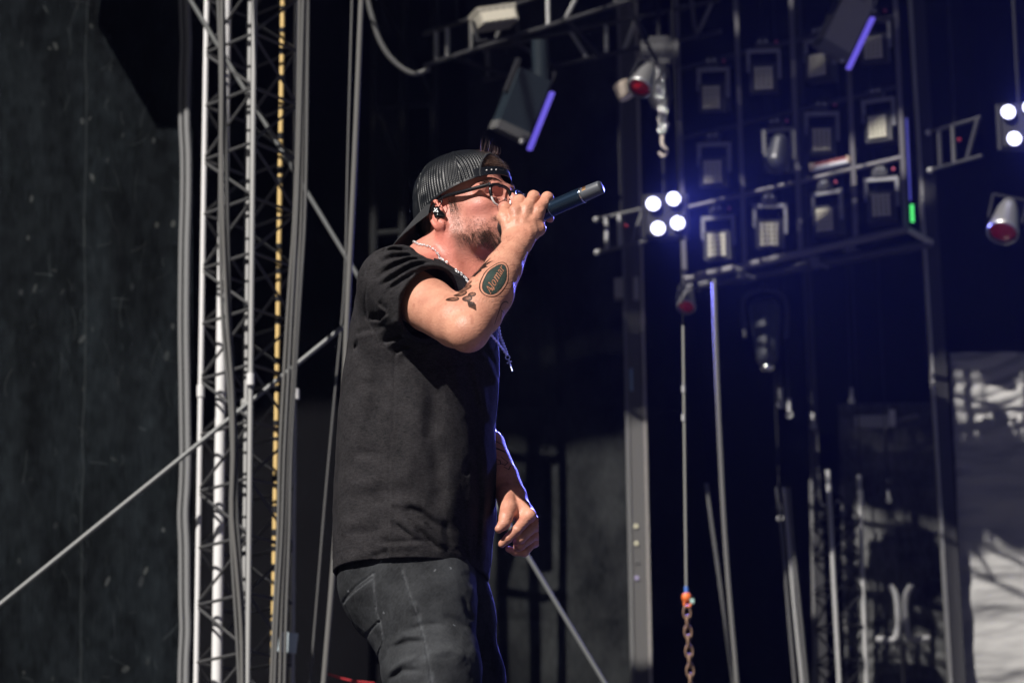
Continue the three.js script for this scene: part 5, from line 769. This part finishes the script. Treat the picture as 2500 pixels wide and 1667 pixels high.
// ---- lamp frame: a grid of square LED lamps in yokes
{
  const D = 13.42, frame = thing('lighting_grid', 'grey metal grid frame carrying rows of square LED lamps', 'lamp frame', Q(1678, 690, D)), P = (x, y, d = D) => rel(frame, Q(x, y, d)), steel = std(0.12, 0.115, 0.12, { metalness: 0.3, roughness: 0.5 });
  const base = (x) => 681 - (x - 1680) * 0.228, post = [1676, 1823, 1959, 2095, 2216], depth = (x) => D - (x - 1680) / 560 * 0.3;
  const U = 0.262;                                                  // metres between rails
  const feet = post.map((x) => P(x, base(x), depth(x)));
  feet.forEach((p, i) => mesh('upright', box(0.0155, 1.2, 0.02, p.x - 0.006, p.y + 0.6, p.z), steel, frame));
  for (let r = 0; r < 4; r++) for (let i = 0; i < 4; i++) mesh('rail', bar(feet[i].clone().add(V(-0.006 * r * 0, r * U, 0)), feet[i + 1].clone().add(V(0, r * U, 0)), r ? 0.0085 : 0.015, 8), r > 1 ? darkRig : steel, frame);
  const lowA = P(1662, 706, D + 0.1), lowB = P(2275, 592, D - 0.2); mesh('lower_beam', bar(lowA, lowB, 0.018, 8), darkRig, frame); for (const [a, b] of [[lowA, feet[0]], [lowB, feet[4]]]) mesh('corner_bracket', bar(a, b, 0.011, 8), aluminium, frame);
  for (const [x, y] of [[1810, 668], [2078, 606], [1990, 640]]) { const p = P(x, y, D - 0.1); mesh('clamp', [box(0.03, 0.034, 0.03, p.x, p.y, p.z), bar(p, p.clone().add(V(0.05, -0.02, 0)), 0.008, 8)], dull, frame); }
  const blue = new THREE.MeshStandardMaterial({ color: 0x050510, emissive: new THREE.Color(0.05, 0.05, 0.3) }), green = new THREE.MeshStandardMaterial({ color: 0x052008, emissive: new THREE.Color(0.08, 0.75, 0.16) });
  mesh('blue_strip', box(0.006, 0.3, 0.006, feet[4].x + 0.014, feet[4].y + 0.25, feet[4].z + 0.012), blue, frame); mesh('green_marker', box(0.012, 0.062, 0.01, feet[4].x + 0.018, feet[4].y + 0.052, feet[4].z + 0.016), green, frame);
  for (const k of [1, 3]) mesh('hanger', bar(feet[k].clone().add(V(0, 1.2, 0)), V(feet[k].x, TOP - frame.position.y, feet[k].z), 0.006, 8), blackSteel, frame);
  const cell = std(0.62, 0.59, 0.46, { roughness: 0.35 }), cellGeo = new THREE.BoxGeometry(0.0118, 0.0118, 0.004);
  const spots = [[1750, 597], [1879, 571], [2013, 536], [2152, 500], [1740, 419], [1893, 385], [2007, 340], [2142, 308], [1736, 237], [1865, 190], [1995, 158], [2132, 115]], where = ['bottom row, beside the lamp cluster', 'bottom row, dimmest', 'bottom row, under the white batten', 'bottom row, beside the green marker', 'middle row, above the lamp cluster', 'middle row, behind the black moving lamp', 'middle row, above the white batten', 'middle row, beside the blue strip', 'top row, above the lamp cluster', 'top row, above the black moving lamp', 'top row, high above the batten', 'top row, under the pale bar lamp'];
  spots.forEach(([x, y], k) => {
    const t = thing('square_lamp', `square LED lamp in a yoke, ${where[k]}`, 'lamp', Q(x, y, depth(x) - 0.02), 'square lamps on the grid frame'); t.rotation.y = -0.3 + 0.25 * Math.sin(k * 2.3); t.rotation.x = 0.1 + 0.15 * Math.sin(k * 1.7); t.rotation.z = 0.04 * Math.sin(k * 3.1); 
    mesh('housing', box(0.1, 0.104, 0.06, 0, 0, -0.04), blackBox, t);
    mesh('yoke', [box(0.011, 0.1, 0.012, 0.058, 0.05, -0.02), box(0.011, 0.07, 0.012, -0.052, 0.06, -0.02), box(0.121, 0.013, 0.012, 0.003, 0.1, -0.02)], std(0.2, 0.2, 0.21, { roughness: 0.45 }), t);
    mesh('clamp', [box(0.05, 0.022, 0.03, 0, 0.123, -0.02), box(0.03, 0.016, 0.02, 0, 0.14, -0.02)], blackBox, t); for (const s of [-0.009, 0.012]) mesh('bolt', new THREE.SphereGeometry(0.0065, 8, 6).translate(s, 0.132, 0.0), chromeM, t); if (k % 3 !== 1) mesh('red_knob', new THREE.SphereGeometry(0.006, 8, 6).translate(0.05, 0.128, 0), std(0.55, 0.1, 0.14), t);
    const panel = mesh('panel', box(0.068, 0.084, 0.006, 0, 0, -0.007), std(0.05, 0.048, 0.04), t); for (let a = 0; a < 4; a++) for (let b = 0; b < 5; b++) { const c = mesh('cell', cellGeo, cell, panel); c.position.set(-0.0248 + a * 0.0165, -0.033 + b * 0.0165, -0.002); }
  });
  const bt = thing('white_batten', 'short white batten light lying across the rail of the grid frame', 'batten', Q(2030, 404, 13.1)); bt.rotation.z = 0.2; mesh('tube', new THREE.CylinderGeometry(0.009, 0.009, 0.13, 14).rotateZ(Math.PI / 2), std(0.7, 0.72, 0.76, { roughness: 0.3 }), bt); for (const s of [-1, 1]) mesh('end', box(0.016, 0.024, 0.02, s * 0.066, 0.008, 0), std(0.5, 0.4, 0.28), bt); mesh('tray', box(0.13, 0.012, 0.016, 0, 0.014, -0.004), std(0.2, 0.05, 0.05), bt);
  const dk = thing('dark_moving_lamp', 'black moving lamp on the middle row of the grid frame', 'lamp', Q(1905, 375, 13.15)); mesh('head', netMesh(chain([V(0, 0.04, 0), V(-0.012, -0.03, 0.01)], [0.032, 0.045], 0.02), [-0.08, -0.1, -0.06], [0.06, 0.1, 0.08], 0.009), std(0.03, 0.032, 0.036, { roughness: 0.35 }), dk); for (const sx of [0.05, -0.055]) mesh('arm', box(0.012, 0.11, 0.02, sx, 0.03, 0), dull, dk);
}
// ---- short trusses either side of the frame
for (const [label, x0, y0, x1, y1, D, h, red] of [['short silver-posted truss left of the glowing cluster, beyond the microphone tip', 1458, 616, 1580, 588, 13.3, 0.12, true], ['short dark truss between the lamp frame and the right cluster', 2272, 416, 2400, 380, 13.2, 0.14, true]]) {
  const t = thing('short_truss', label, 'truss', Q(x0, y0, D)), p = [V(0, 0, 0), rel(t, Q(x1, y1, D - 0.1))], up = V(0, h, 0), m = x0 < 2000 ? dull : darkRig;
  beam(t, p, p.map((v) => v.clone().add(up)), m, 0.007, [[0.2, 0.2, x0 < 2000 ? aluminium : dull], [0.46, 0.46, x0 < 2000 ? aluminium : dull], [0.7, 0.95, m]], 0.008); if (red) mesh('red_clip', new THREE.SphereGeometry(0.008, 8, 6).translate(p[1].x * 0.6, h * 0.75, 0.02), std(0.5, 0.03, 0.05), t);
  for (const k of [0, 1]) { mesh('end_ball', new THREE.SphereGeometry(0.011, 10, 8).translate(0, k * h, 0), aluminium, t); } mesh('hanger', bar(V(p[1].x * 0.5, h, p[1].z * 0.5), V(p[1].x * 0.5, TOP - t.position.y, p[1].z * 0.5), 0.005, 8), blackSteel, t);
}
// ---------------------------------------------------------------- masts, ropes and chain on the right
{
  const c = span(1553, 1060, 1566, 1667, 14.02, FLOOR, TOP - 2.6), t = thing('box_mast', 'grey box mast with pale edges and bolts in front of the back cloth', 'mast', c[0]), top = rel(t, c[1]), H2 = top.y, lean = new THREE.Matrix4().makeShear(0, 0, 0, 0, 0, 0); lean.elements[4] = top.x / H2;
  const g = (w, d, x, z, m, n) => mesh(n, box(w, H2, d, x, H2 / 2, z).applyMatrix4(lean), m, t);
  g(0.056, 0.05, 0, 0, std(0.07, 0.068, 0.066, { roughness: 0.7 }), 'box_section'); g(0.010, 0.058, -0.032, 0.004, std(0.13, 0.13, 0.128), 'edge_strip'); g(0.0095, 0.06, 0.034, 0.006, std(0.33, 0.31, 0.29), 'edge_strip');
  [[1553, 1283], [1554, 1325], [1555, 1370], [1555, 1410]].forEach(([x, y], i) => { const p = rel(t, Q(x, y, 13.98)); mesh('bolt', new THREE.CylinderGeometry(0.0065, 0.0065, 0.012, 10).rotateX(Math.PI / 2).translate(p.x, p.y, 0.027), i === 2 ? dull : i === 3 ? std(0.4, 0.35, 0.6) : std(0.75, 0.72, 0.5, { roughness: 0.3 }), t); });
  const p = rel(t, Q(1542, 925, 13.98)); mesh('sticker', box(0.010, 0.085, 0.002, p.x, p.y, 0.028), std(0.2, 0.3, 0.36), t);
  const h = rel(t, Q(1525, 690, 13.92)); mesh('head_block', [box(0.04, 0.075, 0.06, h.x - 0.015, h.y, 0), box(0.022, 0.09, 0.05, h.x + 0.045, h.y - 0.005, 0.01)], std(0.3, 0.29, 0.28, { roughness: 0.4 }), t);
}
{
  const w = thing('hook_chain', 'thin steel wire ending in an orange hook block and a rusty chain', 'chain', Q(1668, 795, 11.4)), P = (x, y) => rel(w, Q(x, y, 11.4)), a = P(1676, 1445);
  mesh('wire', bar(V(0, 0, 0), a, 0.0036, 8), std(0.22, 0.22, 0.2, { roughness: 0.5 }), w); mesh('wire', bar(V(0, 0, 0), V(-0.02, TOP - w.position.y, 0), 0.0012, 8), blackSteel, w); for (const y of [950, 1020]) { const p = P(1669, y); mesh('ferrule', new THREE.CylinderGeometry(0.006, 0.006, 0.02, 10).translate(p.x, p.y, p.z), aluminium, w); }
  mesh('blue_tape', new THREE.CylinderGeometry(0.0065, 0.0065, 0.02, 10).translate(a.x, a.y + 0.006, a.z), std(0.06, 0.16, 0.5), w); mesh('hook_block', [new THREE.SphereGeometry(0.0145, 14, 10).scale(1, 1.1, 0.8).translate(a.x, a.y - 0.016, a.z), new THREE.TorusGeometry(0.010, 0.004, 8, 14).translate(a.x + 0.003, a.y - 0.034, a.z)], std(0.75, 0.16, 0.03, { roughness: 0.45 }), w); mesh('latch', box(0.012, 0.014, 0.012, a.x + 0.016, a.y - 0.028, a.z), std(0.3, 0.45, 0.4), w);
  const g = link(0.0155, 0.0042), rust = std(0.20, 0.12, 0.075, { metalness: 0.4, roughness: 0.55 }); for (let i = 0; a.y - 0.055 - i * 0.029 > FLOOR - w.position.y + 0.02; i++) { const m = mesh('chain_link', g, rust, w); m.position.set(a.x + 0.0012 * i * 0.6, a.y - 0.062 - i * 0.029, a.z); m.rotation.y = i % 2 ? 1.35 : 0.2; }
}
{
  const rope = (name, label, pts, D, r, m) => { const p = pts.map(([x, y]) => Q(x, y, D)), n = p.length, d = p[n - 1].clone().sub(p[n - 2]).normalize(); p.push(p[n - 1].clone().addScaledVector(d, (FLOOR + 0.01 - p[n - 1].y) / d.y)); const o = mesh(name, tube(p, r, 120, 8), m); return tag(o, label, 'rope'); };
  rope('stage_rope', 'pale rope slanting down from the lamp frame to the floor, right of the hook chain', [[1744, 690], [1747, 800], [1757, 1050], [1772, 1330], [1800, 1667]], 12.4, 0.0078, ropeGrey); rope('stage_rope', 'faint grey rope low between the hook chain and the pale rope', [[1725, 1180], [1737, 1270], [1762, 1450], [1790, 1667]], 13.4, 0.0062, dull);
  for (const [dx, k] of [[0, 0], [16, 1], [27, 2]]) rope('bundled_rope', ['outer grey rope of the bundle before the black lattice mast', 'palest rope of the bundle before the black lattice mast', 'grey rope of the bundle closest to the black lattice mast'][k], [[1897 + dx, 1190], [1908 + dx, 1300], [1926 + dx, 1480], [1942 + dx, 1667]].map(([x, y], i) => [x + 2 * Math.sin(i * 2 + k), y]), 13.7, 0.0062, k === 1 ? aluminium : dull).userData.group = 'cords before the lattice mast';
  const A = span(2030, 1300, 2050, 1667, 13.85, FLOOR, 4.55), Bb = span(2104, 1330, 2116, 1667, 13.95, FLOOR, 4.55), C = span(1985, 1330, 1992, 1667, 14.0, FLOOR, 4.55), E = span(2060, 1300, 2070, 1667, 14.13, FLOOR, 4.55), t = thing('lattice_mast', 'black lattice mast with pale legs in front of the grey sheet', 'mast', A[0].clone()), L = [A, Bb, E, C].map((c) => c.map((p) => rel(t, p)));
  L.forEach((c, i) => mesh('chord', bar(c[0], c[1], 0.0085, 10), i < 2 ? aluminium : dull, t)); lattice(t, L, 0.13, 0.1, 2.05, blackSteel, 0.005, [[0, 1], [1, 2], [2, 3], [3, 0]]);
  const post = (label, x1, x2, D, w, m, edge) => { const s = span(x1, 1000, x2, 1667, D, FLOOR, TOP), q = thing('square_post', label, 'post', s[0]), tp = rel(q, s[1]), sh = new THREE.Matrix4(); sh.elements[4] = tp.x / tp.y; mesh('shaft', box(w, tp.y, 0.06, 0, tp.y / 2, 0).applyMatrix4(sh), m, q); if (edge) mesh('sunlit_edge', box(0.008, tp.y * 0.62, 0.064, -w / 2 - 0.003, tp.y * 0.31, 0.003).applyMatrix4(sh), aluminium, q); };  // lighter strip stands in for the post edge that catches the sun
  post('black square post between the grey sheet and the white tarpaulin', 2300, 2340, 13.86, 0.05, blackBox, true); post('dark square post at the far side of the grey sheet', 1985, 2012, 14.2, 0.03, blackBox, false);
  const f = thing('bracket_shelf', 'pale metal shelf bracket fixed across the grey sheet', 'bracket', Q(2130, 1030, 14.25)); mesh('shelf', box(0.13, 0.045, 0.03), std(0.3, 0.3, 0.3), f); mesh('upright', box(0.022, 0.06, 0.03, 0.075, 0.01, 0.01), std(0.55, 0.54, 0.52), f); mesh('arm', bar(V(0.06, 0, -0.02), V(0.18, 0.03, -0.05), 0.01, 8), dull, f);
  const y = thing('fork_stand', 'grey forked stand low in front of the grey sheet', 'stand', Q(2205, 1560, 14.1)); for (const s of [-1, 1]) { mesh('prong', tube([V(s * 0.1, 0, 0), V(s * 0.03, 0.0, 0), V(s * 0.018, 0.03, 0), V(s * 0.018, 0.16, 0), V(s * 0.04, 0.2, 0)], 0.013, 40, 8), std(0.3, 0.3, 0.3), y); } mesh('stem', bar(V(0, -0.02, 0), V(0, FLOOR - y.position.y + 0.005, 0), 0.012, 10), blackSteel, y);
  const lm = thing('stage_monitor', 'long black moving lamp hanging under the lamp frame with a shiny nose', 'lamp', Q(1868, 760, 13.6)); mesh('shell', netMesh(chain([V(0, 0.0, 0), V(0, -0.17, 0.02)], [0.055, 0.04], 0.02), [-0.08, -0.26, -0.08], [0.08, 0.08, 0.1], 0.01), std(0.022, 0.024, 0.03, { roughness: 0.35 }), lm); mesh('nose', new THREE.SphereGeometry(0.022, 14, 10).scale(1.2, 0.8, 1).translate(0, -0.215, 0.03), chromeM, lm); mesh('yoke', tube([V(-0.075, -0.1, 0), V(-0.072, 0.05, 0), V(-0.03, 0.075, 0), V(0.03, 0.075, 0), V(0.072, 0.05, 0), V(0.075, -0.1, 0)], 0.008, 40, 8), darkRig, lm); mesh('hanger', bar(V(0, 0.075, 0), V(0, 0.11, 0.0), 0.01, 8), blackSteel, lm);
  for (const [px, py, s] of [[1907, 965, 1], [1927, 990, 1], [1985, 1022, 0.8], [1905, 1245, 0.9], [2080, 960, 0.8], [2105, 1210, 0.8], [2170, 1205, 0.7]]) { const c = thing('cable_clip', 'small silver clip on the dark rigging under the lamp frame', 'clip', Q(px, py, 14.0), 'silver clips under the lamp frame'); mesh('body', new THREE.CylinderGeometry(0.008 * s, 0.008 * s, 0.05 * s, 10), aluminium, c); mesh('jaw', new THREE.TorusGeometry(0.011 * s, 0.004 * s, 6, 12).translate(0, -0.035 * s, 0), aluminium, c); mesh('cord', bar(V(0, 0.02, -0.01), V(0.0, TOP - c.position.y, -0.05), 0.003, 6), blackSteel, c); }
}
scene.fog = new THREE.FogExp2(new THREE.Color().setRGB(0.55, 0.66, 1), 0.0003);   // thin stage haze that the lamps light up
renderer.render(scene, camera);
